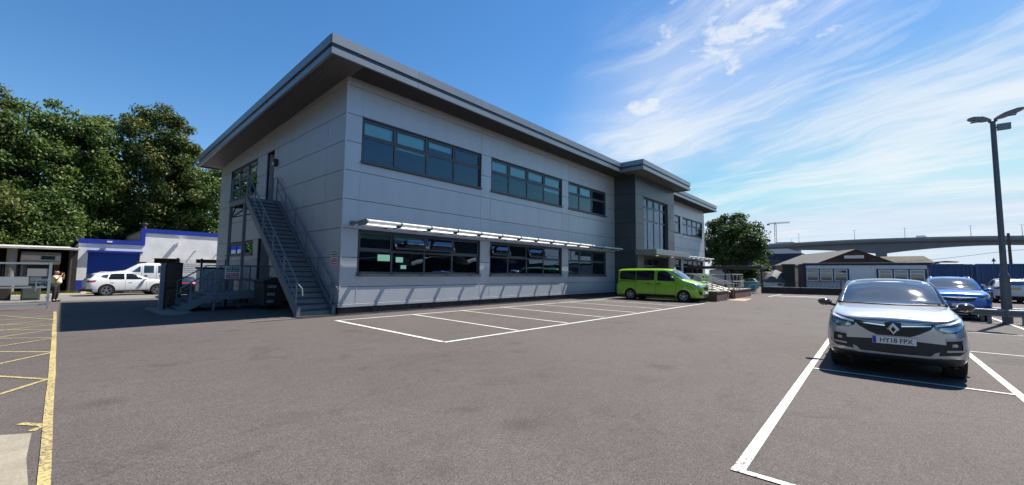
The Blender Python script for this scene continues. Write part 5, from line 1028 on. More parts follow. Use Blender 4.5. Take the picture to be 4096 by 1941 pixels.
# ================================================================== PERSON WITH CAMERA
def skin(name, J, edges, m, parent, sub=2):
    names = list(J); me = bpy.data.meshes.new(name); me.from_pydata([J[n][:3] for n in names], [(names.index(a), names.index(c)) for a, c in edges], [])
    o = bpy.data.objects.new(name, me); COL.objects.link(o); bpy.context.view_layer.objects.active = o
    sk = o.modifiers.new('skin', 'SKIN'); sk.use_smooth_shade = True; ss = o.modifiers.new('sub', 'SUBSURF'); ss.levels = ss.render_levels = sub
    for i, n in enumerate(names):
        r_ = J[n][3]; me.skin_vertices[0].data[i].radius = (r_, r_) if not isinstance(r_, tuple) else r_
    me.skin_vertices[0].data[0].use_root = True
    bpy.context.view_layer.update(); m2 = bake(o); bpy.data.objects.remove(o); m2.materials.clear(); m2.shade_smooth(); return link(name, m2, m, parent)
ps = thing('person', 'person in yellow hi-vis vest, pale shirt and dark trousers holding a camera to the face', 'person', (-6.80, 20.4, -0.38), math.atan2(-0.45, 0.89)); LOC[ps.name] = None
m_skin = mat('skin', (0.50, 0.27, 0.19), 0.5); m_shirt = mat('pale_pink_shirt', (0.66, 0.55, 0.60), 0.8); m_vest = mat('hi_vis_yellow', (0.55, 0.75, 0.05), 0.6); m_trou = mat('dark_trousers', (0.018, 0.018, 0.022), 0.8); m_hair = mat('grey_hair', (0.30, 0.27, 0.24), 0.8)
J = {'pelvis': (0, 0, .96, .15), 'belly': (.06, 0, 1.12, .18), 'chest': (-.01, 0, 1.34, .155), 'collar': (-.01, 0, 1.47, .09), 'neck': (.0, 0, 1.53, .062)}
for s, k in (('l', 1), ('r', -1)):
    J.update({s + 'hip': (0, .10 * k, .92, .105), s + 'knee': (.03, .125 * k, .50, .068), s + 'ank': (-.01, .135 * k, .10, .045), s + 'heel': (-.04, .135 * k, .05, .042), s + 'toe': (.17, .16 * k, .035, .035), s + 'sho': (-.01, .19 * k, 1.43, .070), s + 'elb': (.17, .27 * k, 1.26, .050), s + 'wri': (.27, .11 * k, 1.52, .032)})
E_ = [('pelvis', 'belly'), ('belly', 'chest'), ('chest', 'collar'), ('collar', 'neck')]
for s in 'lr': E_ += [('pelvis', s + 'hip'), (s + 'hip', s + 'knee'), (s + 'knee', s + 'ank'), (s + 'ank', s + 'heel'), (s + 'ank', s + 'toe'), ('collar', s + 'sho'), (s + 'sho', s + 'elb'), (s + 'elb', s + 'wri')]
body = skin('body', J, E_, m_skin, ps)
hd = skin('head', {'n': (.0, 0, 1.54, .058), 'jaw': (.035, 0, 1.60, (.070, .078)), 'mid': (.02, 0, 1.67, (.085, .10)), 'top': (.005, 0, 1.745, (.070, .085))}, [('n', 'jaw'), ('jaw', 'mid'), ('mid', 'top')], m_skin, ps)
b = MB(); b.prism([(.105, -.014, 1.645), (.105, .014, 1.645), (.112, .004, 1.685), (.112, -.004, 1.685)], (.028, 0, -.012)); b.build('nose', m_skin, hd, world=False, smooth=True)
for k in (1, -1):
    b = MB(); b.lathe([(.002, -.012), (.011, -.006), (.013, 0), (.011, .006), (.002, .012)], 10, (.098, .034 * k, 1.682), 'x'); b.build('eye', m_black, hd, world=False, smooth=True)
    b = MB(); b.lathe([(.003, -.012), (.026, -.006), (.03, .0), (.02, .01), (.003, .012)], 10, (.012, .092 * k, 1.665), 'y'); b.build('ear', m_skin, hd, world=False, smooth=True)
b = MB(); b.box(.100, .112, -.026, .026, 1.603, 1.612); b.build('mouth', mat('lips', (0.35, 0.12, 0.10), 0.6), hd, world=False)
skin('hair', {'a': (-.045, 0, 1.60, .055), 'b': (-.055, 0, 1.67, .062), 'c': (-.035, 0, 1.73, .050)}, [('a', 'b'), ('b', 'c')], m_hair, hd, 1)
Sx = {k: v for k, v in J.items() if k in ('belly', 'chest', 'collar', 'lsho', 'rsho')}; Sx = {k: (v[0], v[1], v[2], v[3] + .014) for k, v in Sx.items()}
Sx = {'hem': (.03, 0, .99, .178), 'belly': (.065, 0, 1.13, .222), 'chest': (-.005, 0, 1.34, .195), 'collar': (-.01, 0, 1.47, .112), 'lsho': Sx['lsho'], 'rsho': Sx['rsho']}
for s, k in (('l', 1), ('r', -1)): Sx[s + 'cuf'] = (.10, .235 * k, 1.335, .062)
skin('shirt', Sx, [('hem', 'belly'), ('belly', 'chest'), ('chest', 'collar'), ('collar', 'lsho'), ('collar', 'rsho'), ('lsho', 'lcuf'), ('rsho', 'rcuf')], m_shirt, ps)
Tx = {'waist': (.02, 0, 1.02, .178)}; Tx.update({k: (v[0], v[1], v[2], v[3] + .018) for k, v in J.items() if k in ('pelvis', 'lhip', 'rhip', 'lknee', 'rknee')})
for s, k in (('l', 1), ('r', -1)): Tx[s + 'hem'] = (-.005, .135 * k, .09, .066)
skin('trousers', Tx, [('waist', 'pelvis'), ('pelvis', 'lhip'), ('pelvis', 'rhip'), ('lhip', 'lknee'), ('rhip', 'rknee'), ('lknee', 'lhem'), ('rknee', 'rhem')], m_trou, ps)
for s, k in (('l', 1), ('r', -1)): skin('shoe', {'a': (-.06, .137 * k, .055, .062), 'b': (.06, .147 * k, .05, .060), 'c': (.20, .164 * k, .045, .052)}, [('a', 'b'), ('b', 'c')], m_black, ps, 1)
for k in (1, -1):                                                 # open vest: two front panels and a back
    skin('vest_front', {'a': (.06, .15 * k, 1.02, .09), 'b': (.09, .155 * k, 1.18, .105), 'c': (.08, .13 * k, 1.36, .10), 'd': (0, .12 * k, 1.50, .075)}, [('a', 'b'), ('b', 'c'), ('c', 'd')], m_vest, ps, 1)
skin('vest_back', {'a': (-.07, 0, 1.02, .165), 'b': (-.07, 0, 1.2, .175), 'c': (-.07, 0, 1.42, .15)}, [('a', 'b'), ('b', 'c')], m_vest, ps, 1)
for k in (1, -1):
    H = {'w': (.27, .11 * k, 1.52, .026), 'p': (.275, .075 * k, 1.585, .030)}; E2 = [('w', 'p')]
    for i, (ln, dz) in enumerate(((.060, .020), (.068, .010), (.064, 0), (.05, -.012))):
        a = 'f%d' % i; H[a + 'a'] = (.285 - .012 * i, (.055) * k, 1.605 + dz, .010); H[a + 'b'] = (.285 - .012 * i + .01, (.055 - ln * .55) * k, 1.632 + dz, .009); H[a + 'c'] = (.275 - .012 * i, (.055 - ln) * k, 1.622 + dz, .008); E2 += [('p', a + 'a'), (a + 'a', a + 'b'), (a + 'b', a + 'c')]
    H['t0'] = (.255, .06 * k, 1.575, .011); H['t1'] = (.245, .03 * k, 1.590, .010); E2 += [('p', 't0'), ('t0', 't1')]
    skin('hand', H, E2, m_skin, ps, 1)
pc = thing('camera_body', 'small black camera held at the face of the person in hi-vis', 'camera', (-6.80, 20.4, -0.38), math.atan2(-0.45, 0.89)); LOC[pc.name] = None
b = MB(); b.box(.20, .245, -.065, .065, 1.60, 1.69); b.build('housing', m_plast, pc, world=False, bevel=0.008)
b = MB(); b.lathe([(.01, .246), (.035, .246), (.033, .33), (.01, .33)], 14, (0, 0, 1.645), 'x'); b.build('lens', m_black, pc, world=False, smooth=True)

# ================================================================== ENTRANCE STEPS, PLANTERS, RAILS
m_bk = mat('red_brown_brick', (0.125, 0.066, 0.055), 0.85, var=0.35, vscale=14, stretch=(1, 1, 3.0)); m_cop = mat('stone_coping', (0.20, 0.18, 0.155), 0.85, var=0.15)
def planter(x0, x1, y0, y1, h, label):
    t = thing('brick_planter', label, 'wall', ((x0 + x1) / 2, (y0 + y1) / 2, 0)); b = MB(); b.box(x0, x1, y0, y1, 0, h - 0.06); b.build('brickwork', m_bk, t); b = MB(); b.box(x0 - 0.03, x1 + 0.03, y0 - 0.03, y1 + 0.03, h - 0.059, h); b.build('coping', m_cop, t); return t
planter(19.42, 21.75, -7.72, -5.4, 0.62, 'nearer red brown brick planter wall beside the green van'); planter(24.2, 29.0, -7.62, -5.4, 0.60, 'farther red brown brick planter wall along the entrance ramp')
es = thing('entrance_steps', 'paved steps up to the entrance between brick walls', 'steps', (23, -6.3, 0))
for k in range(4): b = MB(); b.box(21.78, 24.17, -7.2 + 0.42 * k, -5.4, 0.14 * k, 0.14 * (k + 1)); b.build('step', m_cop, es)
b = MB(); b.box(19.5, 29.0, -5.39, -1.75, 0.0, 0.56); b.build('platform', m_cop, es)
b = MB(); b.add([(21.6, -8.75, 0.006), (25.0, -8.5, 0.006), (24.4, -7.7, 0.006), (21.7, -7.76, 0.006)], [(0, 1, 2, 3)]); tp = struct(b.build('paving', mat('buff_tactile', (0.33, 0.215, 0.145), 0.85, var=0.1), fix=False)); tp['label'] = 'buff tactile paving at the foot of the entrance steps'
rl = thing('stainless_railing', 'stainless steel handrails around the entrance steps and ramp', 'railing', (23, -6.5, 0.5))
def rail(pts, r=0.026, nm='rail'): b = MB(); b.tube(pts, r, 8); b.build(nm, m_steel, rl, smooth=True)
def rpost(x, y, z0, z1): b = MB(); b.tube([(x, y, z0), (x, y, z1)], 0.024, 8); b.build('baluster', m_steel, rl, smooth=True)
rail([(24.3, -7.5, 1.66), (27.0, -7.5, 1.66), (27.0, -5.6, 1.66)]); rail([(24.3, -7.5, 1.17), (27.0, -7.5, 1.17), (27.0, -5.6, 1.17)]); rail([(19.6, -7.45, 1.64), (19.6, -5.2, 1.64), (19.6, -2.2, 1.64)]); rail([(19.6, -7.45, 1.15), (19.6, -5.2, 1.15), (19.6, -2.2, 1.15)]); rail([(19.6, -5.4, 1.64), (21.7, -5.4, 1.64)]); rail([(24.2, -5.4, 1.64), (29.0, -5.4, 1.64)])
for x in (24.35, 25.2, 26.1, 26.95): rpost(x, -7.5, 0.6, 1.66)
for y in (-7.4, -6.4, -5.4, -3.8, -2.3): rpost(19.6, y, 0.55, 1.64)
for x in (24.3, 25.5, 26.7, 27.9, 28.9): rpost(x, -5.4, 0.56, 1.64)
for x in (21.72, 22.95, 24.22):
    rail([(x, -4.6, 1.66), (x, -5.5, 1.66), (x, -7.5, 1.02), (x, -7.85, 1.02), (x, -7.85, 0.6)]); rail([(x, -5.5, 1.12), (x, -7.6, 0.50)])
    for y, z0, z1 in ((-5.5, 0.56, 1.66), (-6.5, 0.3, 1.34), (-7.5, 0.02, 1.02)): rpost(x, y, z0, z1)
sg = thing('logo_sign', 'pale sign board with 3D lettering on the ramp rail', 'sign', (19.52, -7.08, 1.38))
b = MB(); b.box(19.50, 19.53, -7.34, -6.82, 1.20, 1.58); b.build('board', mat('pale_green_board', (0.50, 0.58, 0.52), 0.5), sg)
text('lettering', '3D', 0.17, mat('sign_brown', (0.30, 0.12, 0.06), 0.5), sg, frame_mtx((19.494, -7.15, 1.465), (0, -1, 0), (0, 0, 1)), 0.001, 1.0, 0.003)
b = MB(); b.prism([(19.498, -6.86, 1.50), (19.498, -7.02, 1.545), (19.498, -6.98, 1.40)], (-0.005, 0, 0)); b.build('logo_triangle', m_black, sg); b = MB(); b.prism([(19.492, -6.94, 1.50), (19.492, -7.01, 1.535), (19.492, -6.975, 1.45)], (-0.003, 0, 0)); b.build('logo_mark', mat('logo_orange', (0.55, 0.16, 0.04), 0.5), sg)
for k in range(3): b = MB(); b.box(19.494, 19.499, -7.28, -6.90 + 0.03 * k, 1.31 - 0.035 * k, 1.322 - 0.035 * k); b.build('print_line', m_frame, sg)

# ================================================================== CYCLE SHELTER, RAILINGS, HOSE
cs = thing('cycle_shelter', 'dark flat-roofed cycle shelter beyond the ramp', 'shelter', (36, -4, 0))
b = MB(); b.box(35.3, 37.4, -7.25, -0.8, 2.20, 2.46); b.build('roof', mat('shelter_dark', (0.03, 0.034, 0.037), 0.5), cs, bevel=0.02)
for y in (-7.14, -4.1, -1.0): b = MB(); b.box(35.93, 36.07, y - 0.07, y + 0.07, 0, 2.199); b.build('post', mat('shelter_post', (0.05, 0.056, 0.06), 0.5) if y < -7 else bpy.data.materials['shelter_post'], cs)
b = MB(); b.lathe([(0.01, 2.08), (0.05, 2.10), (0.065, 2.15), (0.05, 2.195), (0.01, 2.199)], 12, (35.8, -7.02, 0)); b.build('dome_camera', m_wht, cs, smooth=True)
fn = thing('bow_top_railing', 'black bow-top metal railings along the far side of the car park', 'fence', (36.4, -10.5, 0))
A, B = Vector((35.5, -7.3, 0)), Vector((37.9, -15.4, 0)); D = (B - A); n = 92; b = MB()
for k in range(n):
    p = A + D * (k / n); b.bar(p + Vector((0, 0, 0.08)), p + Vector((0, 0, 1.10)), 0.026, 0.026)
    if k % 2 == 0: q = A + D * ((k + 1) / n); mid = (p + q) / 2; b.tube([p + Vector((0, 0, 1.10)), p.lerp(mid, .4) + Vector((0, 0, 1.17)), mid + Vector((0, 0, 1.20)), q.lerp(mid, .4) + Vector((0, 0, 1.17)), q + Vector((0, 0, 1.10))], 0.009, 5)
b.build('bars', m_black, fn)['kind'] = 'stuff'
for z in (0.12, 1.0): b = MB(); b.bar(A + Vector((0, 0, z)), B + Vector((0, 0, z)), 0.04, 0.012); b.build('rail', m_black, fn)
for k in range(4): p = A + D * (k / 3); b = MB(); b.bar(p, p + Vector((0, 0, 1.25)), 0.06, 0.06); b.build('post', m_black, fn)
lw = thing('low_brick_wall', 'low dark brick wall behind the bow-top railings', 'wall', (37, -10.5, 0)); b = MB(); o_ = Vector((0.5, 0.15, 0)); p, q = A + o_, B + o_; b.bar(p + Vector((0, 0, .27)), q + Vector((0, 0, .27)), 0.22, 0.54); b.build('brickwork', m_brick, lw)
b = MB(); b.bar(p + Vector((0, 0, .565)), q + Vector((0, 0, .565)), 0.28, 0.05); b.build('coping', mat('turquoise_hull', (0.25, 0.42, 0.40), 0.6), lw)
hs = thing('hose_coil', 'white hose coil hung on the railings beside the shelter post', 'hose', (35.4, -6.5, 0.1)); b = MB(); pts = []
for k in range(61): a = 2 * math.pi * k / 20; pts.append((35.40 + 0.02 * math.sin(a * 0.37), -6.5 + 0.33 * math.cos(a), 0.46 + 0.36 * math.sin(a) + 0.012 * math.sin(a * .4)))
pts += [(35.42, -6.6, 0.80), (35.45, -7.4, 0.82), (35.5, -8.2, 0.66), (35.7, -8.9, 0.62)]
b.tube(pts, 0.020, 6); b.build('hose', m_wht, hs, smooth=True)

# ================================================================== BOATYARD BEYOND THE RAILINGS
bt = thing('covered_boat', 'boat under a dark grey tarpaulin beyond the railings', 'boat', (44.5, -6.9, 0)); m_tarp = mat('grey_tarpaulin', (0.10, 0.105, 0.115), 0.75, var=0.15, bump=0.5, bscale=3)
rings = []
for i in range(9):
    x = 42.6 + i * 0.6; s = math.sin(math.pi * (0.15 + 0.7 * i / 8)); w_ = 1.18 * s; h = 1.0 + 1.25 * s
    rings.append([(x, -6.9 - w_, 0.62), (x, -6.9 - w_ * 1.02, 1.1 + 0.03 * (i % 2)), (x, -6.9 - w_ * 0.62, 1.1 + (h - 1.1) * 0.66), (x, -6.9, h), (x, -6.9 + w_ * 0.62, 1.1 + (h - 1.1) * 0.66), (x, -6.9 + w_ * 1.02, 1.1), (x, -6.9 + w_, 0.62)])
b = MB(); b.rings([[Vector(p) for p in r_] for r_ in rings]); b.build('tarpaulin', m_tarp, bt, smooth=True)
b = MB(); b.rings([[Vector((x, -6.9 + k * w_, z)) for k, z in ((-1, 0.9), (-.8, 0.35), (0, 0.12), (.8, 0.35), (1, 0.9))] for x, w_ in ((42.5, 0.5), (43.4, 1.0), (46.5, 1.05), (47.6, 0.7))]); b.build('hull', m_wht, bt, smooth=True)
ht = thing('dark_hut', 'narrow dark timber hut beside the white cabin', 'hut', (44, -8.2, 0)); b = MB(); b.box(43.6, 46, -8.75, -7.7, 0, 2.72); b.build('wall', mat('hut_timber', (0.04, 0.045, 0.04), 0.8), ht); b = MB(); b.box(43.5, 46.1, -8.8, -7.6, 2.721, 2.83); b.build('roof', m_cop, ht)
def boxhut(name, label, cat, x0, x1, y0, y1, h, mw, mr, rh=0.5):
    t = thing(name, label, cat, ((x0 + x1) / 2, (y0 + y1) / 2, 0)); b = MB(); b.box(x0, x1, y0, y1, 0, h); b.build('wall', mw, t); b = MB(); b.prism([(x0 - .15, y0 - .15, h + .01), (x0 - .15, (y0 + y1) / 2, h + rh), (x0 - .15, y1 + .15, h + .01)], (x1 - x0 + .3, 0, 0)); b.build('roof', mr, t); return t
m_beige = mat('beige_boards', (0.36, 0.32, 0.25), 0.8, var=0.1)
boxhut('beige_cabin', 'low beige cabin seen under the round tree', 'cabin', 63, 67, -5.4, 0.0, 1.80, m_beige, mat('tan_sheet', (0.50, 0.40, 0.27), 0.8), 0.35)
boxhut('grey_cabin', 'pale grey cabin seen between the tree trunks', 'cabin', 64, 68, 0.6, 5.2, 2.4, mat('pale_grey_boards', (0.46, 0.48, 0.48), 0.7), m_cop, 0.3)
dg = thing('small_dinghy', 'small turquoise dinghy behind the railings', 'boat', (39.5, -5.6, 0)); b = MB(); b.rings([[Vector((38.6 + x, -5.6 + k * w_, z + .25)) for k, z in ((-1, .72), (-.8, .1), (0, -.2), (.8, .1), (1, .72))] for x, w_ in ((0, .55), (.9, .62), (2.2, .5), (2.9, .08))]); b.build('hull', mat('turquoise_gel', (0.10, 0.34, 0.36), 0.3), dg, smooth=True); b = MB(); b.rings([[Vector((38.7 + x, -5.6 + k * w_, z)) for k, z in ((-1, 1.0), (-.5, 1.30), (.5, 1.30), (1, 1.0))] for x, w_ in ((.3, .5), (1.4, .45))]); b.build('cockpit_cover', m_tarp, dg)
# white portable cabin
pcn = thing('portable_cabin', 'long white portable cabin with blue trim and two triple windows', 'cabin', (43, -14, 0)); PX = 41.0; m_pw = ribbed(mat('white_ribbed_steel', (0.80, 0.79, 0.77), 0.6, var=0.06), 1, 0.22, 0.6); m_pb = mat('navy_trim', (0.012, 0.022, 0.07), 0.5)
b = MB(); b.box(PX, PX + 3, -18.15, -9.75, 0.15, 2.62); b.build('wall', m_pw, pcn)
b = MB(); b.box(PX - 0.06, PX + 3.05, -18.2, -9.7, 2.621, 2.82); b.box(PX - 0.05, PX + 0.1, -9.95, -9.70, 0.15, 2.62); b.build('trim', m_pb, pcn); b = MB(); b.box(PX - 0.10, PX + 3.1, -18.2, -9.66, 2.821, 2.85); b.build('roof_edge', m_wht, pcn)
for y1, y0 in ((-9.86, -13.15), (-15.0, -18.12)):
    b = MB(); b.box(PX - 0.04, PX - 0.001, y0, y1, 1.08, 2.30); w0 = b.build('window', m_pb, pcn); w = (y1 - y0 - 0.16) / 3
    for k in range(3):
        ya = y0 + 0.08 + k * w + 0.05; yb_ = ya + w - 0.10; b = MB()
        for u0, u1, v0, v1 in ((ya, yb_, 1.14, 1.22), (ya, yb_, 2.16, 2.24), (ya, ya + 0.07, 1.22, 2.16), (yb_ - 0.07, yb_, 1.22, 2.16), (ya + .07, yb_ - .07, 1.86, 1.93)): b.box(PX - 0.07, PX - 0.041, u0, u1, v0, v1)
        b.build('casement', m_wht, w0); b = MB(); b.box(PX - 0.052, PX - 0.042, ya + 0.06, yb_ - 0.06, 1.2, 2.18); b.build('pane', m_cglass, w0)
# shipping containers
m_cont = mat('container_blue', (0.032, 0.085, 0.19), 0.55, 0.1, var=0.3, vscale=1.2, stretch=(1, 1, 0.25))
def container(name, label, x0, y0, ln, wd, h, along):
    t = thing(name, label, 'container', (x0, y0, 0), 0, 'blue shipping containers'); n = int(ln / 0.28); b = MB(); pr = []
    for k in range(n):
        a = y0 - ln * k / n; s = ln / n
        for e, dx in ((0, 0), (.36, 0), (.5, .045), (.86, .045)): pr.append((x0 + dx + 0.02, a - s * e))
    pr.append((x0 + 0.02, y0 - ln)); vs = [(x, y, z) for x, y in pr for z in (0.16, h - 0.12)]; b.add(vs, [(2 * i, 2 * i + 2, 2 * i + 3, 2 * i + 1) for i in range(len(pr) - 1)]); b.build('corrugated_side', m_cont, t, fix=False)
    b = MB(); b.box(x0 + 0.08, x0 + wd, y0 - ln + .05, y0 - .05, 0.02, h - .02); b.build('core', m_cont, t); b = MB(); b.box(x0, x0 + .1, y0 - ln, y0, h - .12, h); b.box(x0, x0 + .1, y0 - ln, y0, 0.02, 0.16)
    for y in (y0, y0 - ln): b.box(x0 - .01, x0 + .12, y - (0.14 if y == y0 else 0), y + (0 if y == y0 else 0.14), 0.0, h + 0.005)
    b.build('frame', m_cont, t)
container('shipping_container', 'blue shipping container end beside the white cabin', 41.2, -18.25, 2.44, 6, 2.70, 0); container('shipping_container', 'long blue corrugated shipping container behind the white SUV and lamp post', 41.1, -20.85, 12.1, 2.44, 2.72, 0)
b = MB(); b.rings([[Vector((43 + x, -19.7 + k * 0.9, 2.72 + z)) for k, z in ((-1, 0), (-.7, h), (.7, h), (1, 0))] for x, h in ((0, .05), (.4, .16), (1.0, .05))]); tag(b.build('black_sheet', m_plast), 'crumpled black sheet lying on the container roof', 'sheet')
ts = thing('triangular_sign', 'small triangular warning sign on a thin post behind the containers', 'sign', (46, -22.5, 0)); b = MB(); b.tube([(46, -22.5, 0), (46, -22.5, 3.15)], 0.03, 6); b.build('post', m_galv, ts); b = MB(); b.prism([(45.95, -22.36, 3.02), (45.95, -22.64, 3.02), (45.95, -22.5, 3.36)], (-.03, 0, 0)); b.build('plate', mat('sign_back_grey', (0.15, 0.15, 0.15), 0.6), ts)
# brown gabled shed and mossy roof
gb = thing('brown_gabled_shed', 'brown gabled boat shed with grey roof behind the white cabin', 'shed', (60, -13, 0)); bk = Vector((12, 6.2, 0)); m_brn = mat('brown_boards', (0.075, 0.045, 0.034), 0.85, var=0.2)
P0, P1, P2 = Vector((55, -9.79, 3.2)), Vector((55, -13.24, 4.72)), Vector((55, -16.36, 3.2))
b = MB(); b.prism([(55, -9.79, 0), (55, -16.36, 0), tuple(P2), tuple(P1), tuple(P0)], bk); b.build('wall', m_brn, gb)
b = MB(); e = Vector((0, 0, .08)); m_rf = mat('grey_sheet_roof', (0.085, 0.078, 0.072), 0.8, var=0.2)
for a_, c_ in ((P0 + Vector((0, .25, -.1)), P1), (P2 + Vector((0, -.25, -.1)), P1)): b.hull8([a_ + e * .2 - bk * .02, c_ + e * .2 - bk * .02, c_ + e * .2 + bk, a_ + e * .2 + bk, a_ + e - bk * .02, c_ + e - bk * .02, c_ + e + bk, a_ + e + bk])
b.build('roof', m_rf, gb)
b = MB(); b.box(54.90, 54.95, -14.05, -12.30, 3.72, 4.06); b.build('name_board', m_wht, gb); b = MB(); b.tube([(54.89, -13.9 + 1.5 * k / 10, 3.84 + 0.12 * math.sin(math.pi * k / 10)) for k in range(11)], 0.012, 5); b.build('board_arc', m_frame, gb); b = MB(); b.box(54.7, 54.99, -14.6, -11.8, 3.60, 3.66); b.build('ledge', m_brn, gb)
ms = thing('mossy_roofed_shed', 'low shed with mossy brown roof right of the gabled shed', 'shed', (64, -17.6, 0)); b = MB(); b.box(60.3, 67, -19.9, -15.2, 0, 3.3); b.build('wall', m_brn, ms); b = MB(); b.hull8([(60, -20.2, 3.31), (60, -15.0, 3.31), (68, -15.0, 3.31), (68, -20.2, 3.31), (63.5, -19.5, 4.22), (63.5, -15.6, 4.22), (64.2, -15.6, 4.22), (64.2, -19.5, 4.22)]); b.build('roof', mat('mossy_tiles', (0.06, 0.048, 0.032), 0.9, var=0.5, vscale=2.5, bump=0.6, bscale=6), ms)
bb = boxhut('blue_flat_cabin', 'pale blue flat-roofed cabin behind the mossy shed', 'cabin', 66, 70, -22.6, -20.6, 3.55, mat('pale_blue_boards', (0.16, 0.22, 0.28), 0.7), m_cop, 0.12)
wr = thing('white_roofed_warehouse', 'navy warehouse with pale grey roof beside the round tree', 'warehouse', (112, 1, 0)); b = MB(); b.box(105, 125, -2.75, 12, 0, 6.7); b.build('wall', mat('navy_cladding', (0.02, 0.035, 0.07), 0.6), wr); b = MB(); b.prism([(104.6, -3.1, 6.71), (104.6, -0.4, 7.8), (104.6, 6, 7.8), (104.6, 12.4, 6.71)], (21, 0, 0)); b.build('roof', mat('pale_roof', (0.66, 0.66, 0.64), 0.7), wr)
lwh = boxhut('grey_roofed_store', 'low grey roofed store in front of the navy warehouse', 'store', 96, 104, -1.0, 5, 4.5, mat('slate_cladding', (0.05, 0.06, 0.08), 0.6), m_rf, 0.7)
# pole and cable
pl = thing('timber_pole', 'leaning timber telegraph pole with cable beyond the containers', 'pole', (53, -24.6, 0)); b = MB(); b.tube([(53, -24.6, 0), (53, -24.55, 5.9)], 0.13, 8, 0.10); b.build('shaft', mat('pole_timber', (0.10, 0.08, 0.065), 0.9), pl); b = MB(); b.tube([(53 + 7 * t, -24.55 + 14 * t, 4.25 - 0.75 * t - 0.5 * math.sin(math.pi * t)) for t in [k / 16 for k in range(17)]], 0.018, 5); b.tube([(53, -24.55, 4.25), (46, -40, 4.9)], 0.018, 5); b.build('cable', m_black, pl)

# ================================================================== BRIDGE, TOWER, CRANE
br = thing('road_bridge', 'long grey concrete road bridge crossing the skyline', 'bridge', (376, -20, 0)); m_bc = mat('bridge_concrete', (0.18, 0.19, 0.20), 0.85, var=0.12, vscale=0.06)
def ztop(y): return 27.3 - 0.00035 * (y + 25) ** 2
def zbot(y):
    u = ((y + 19.6 + 62) % 124) - 62; return ztop(y) - 4.2 - 5.4 * max(0, 1 - abs(u) / 58) ** 1.7
ys = [-190 + 5 * k for k in range(90)]; rings = [[Vector((373, y, ztop(y) - 1.6)), Vector((373, y, ztop(y))), Vector((387, y, ztop(y))), Vector((387, y, ztop(y) - 1.6)), Vector((383, y, ztop(y) - 2.6)), Vector((383, y, zbot(y))), Vector((376, y, zbot(y))), Vector((376, y, ztop(y) - 2.6))] for y in ys]
b = MB(); b.rings(rings); b.build('deck_girder', m_bc, br)
for y in (-19.6, 104.4, -143.6): b = MB(); b.box(376.5, 382.5, y - 3.0, y + 3.0, 0, zbot(y) + 0.2); b.build('pier', m_bc, br)
b = MB(); b.rings([[Vector((372.6, y, ztop(y) + .01)), Vector((372.6, y, ztop(y) + .9)), Vector((372.9, y, ztop(y) + .9)), Vector((372.9, y, ztop(y) + .01))] for y in ys]); b.build('parapet', mat('bridge_parapet', (0.24, 0.26, 0.28), 0.7), br)
for y, lb in ((27.3, 'leftmost slim lamp column on the bridge, beside the tower block'), (-5.8, 'bridge lamp column left of the bridge pier'), (-32, 'bridge lamp column right of the bridge pier'), (-62, 'bridge lamp column left of the car park lamp post'), (-82.5, 'bridge lamp column nearest the right edge of the picture')):
    b = MB(); b.tube([(376, y, ztop(y)), (376, y, ztop(y) + 7.6)], 0.16, 6, 0.09); b.bar((376, y - 0.9, ztop(y) + 7.6), (376, y + 0.9, ztop(y) + 7.6), 0.2, 0.15); tag(b.build('bridge_lamp', m_galv), lb, 'lamp', 'lamp columns on the bridge')
bv = thing('distant_van', 'tiny pale van driving over the bridge', 'van', (378, -40, ztop(-40))); b = MB(); b.prism([(377, -37.4, ztop(-40) + .4), (377, -42.4, ztop(-40) + .4), (377, -42.6, ztop(-40) + 1.3), (377, -41.6, ztop(-40) + 2.4), (377, -37.4, ztop(-40) + 2.4)], (2, 0, 0)); b.build('body', m_wht, bv); 
tw = thing('lookout_tower', 'flat-topped tower block showing over the left end of the bridge', 'building', (450, 44, 0)); b = MB(); b.box(450, 470, 36, 58, 0, 31.5); b.build('wall', mat('tower_grey', (0.32, 0.34, 0.36), 0.7), tw); b = MB(); b.box(449, 471, 34.6, 59.4, 31.51, 32.4); b.build('roof', mat('tower_roof', (0.55, 0.57, 0.58), 0.7), tw); b = MB(); b.box(452, 466, 40, 54, 32.41, 33.5); b.tube([(458, 42, 33.5), (458, 42, 37)], 0.12, 5); b.build('plant_room', m_galv, tw)
for k in range(9): b = MB(); b.box(449.9, 449.99, 37 + 2.2 * k, 38.6 + 2.2 * k, 29.6, 31.2); b.build('window', m_cglass, tw)
cr = thing('tower_crane', 'distant red and white tower crane', 'crane', (600, 75.5, 0)); m_cr = mat('crane_red', (0.33, 0.22, 0.22), 0.6)
b = MB(); cx, cy = 600, 76.0; hh = 66.5
for dx in (-1, 1):
    for dy in (-1, 1): b.bar((cx + dx, cy + dy, 0), (cx + dx, cy + dy, hh), 0.24, 0.24)
for k in range(26): z = k * hh / 26; s = 1 if k % 2 else -1; b.bar((cx - 1, cy - s, z), (cx - 1, cy + s, z + hh / 26), 0.14, 0.14); b.bar((cx + 1, cy + s, z), (cx + 1, cy - s, z + hh / 26), 0.14, 0.14)
b.build('mast', m_cr, cr)
b = MB(); z = hh + 1
for dx, dz in ((-.6, 0), (.6, 0), (0, 1.3)): b.bar((cx + dx, cy + 8, z + dz), (cx + dx, cy - 15.5, z + dz), 0.3, 0.3)
for k in range(16): y = cy + 7 - 1.4 * k; b.bar((cx - .6, y, z), (cx, y - .7, z + 1.3), 0.2, 0.2); b.bar((cx, y - .7, z + 1.3), (cx - .6, y - 1.4, z), 0.2, 0.2)
b.build('jib', m_cr, cr); b = MB(); b.box(cx - 1, cx + 1, cy + 6.0, cy + 9, z - 1.6, z + 0.2); b.build('counterweight', m_galv, cr); b = MB(); b.box(cx - 1.2, cx + 1.2, cy - 1.2, cy + 1.2, hh, hh + 2.6); b.build('cab', m_wht, cr)

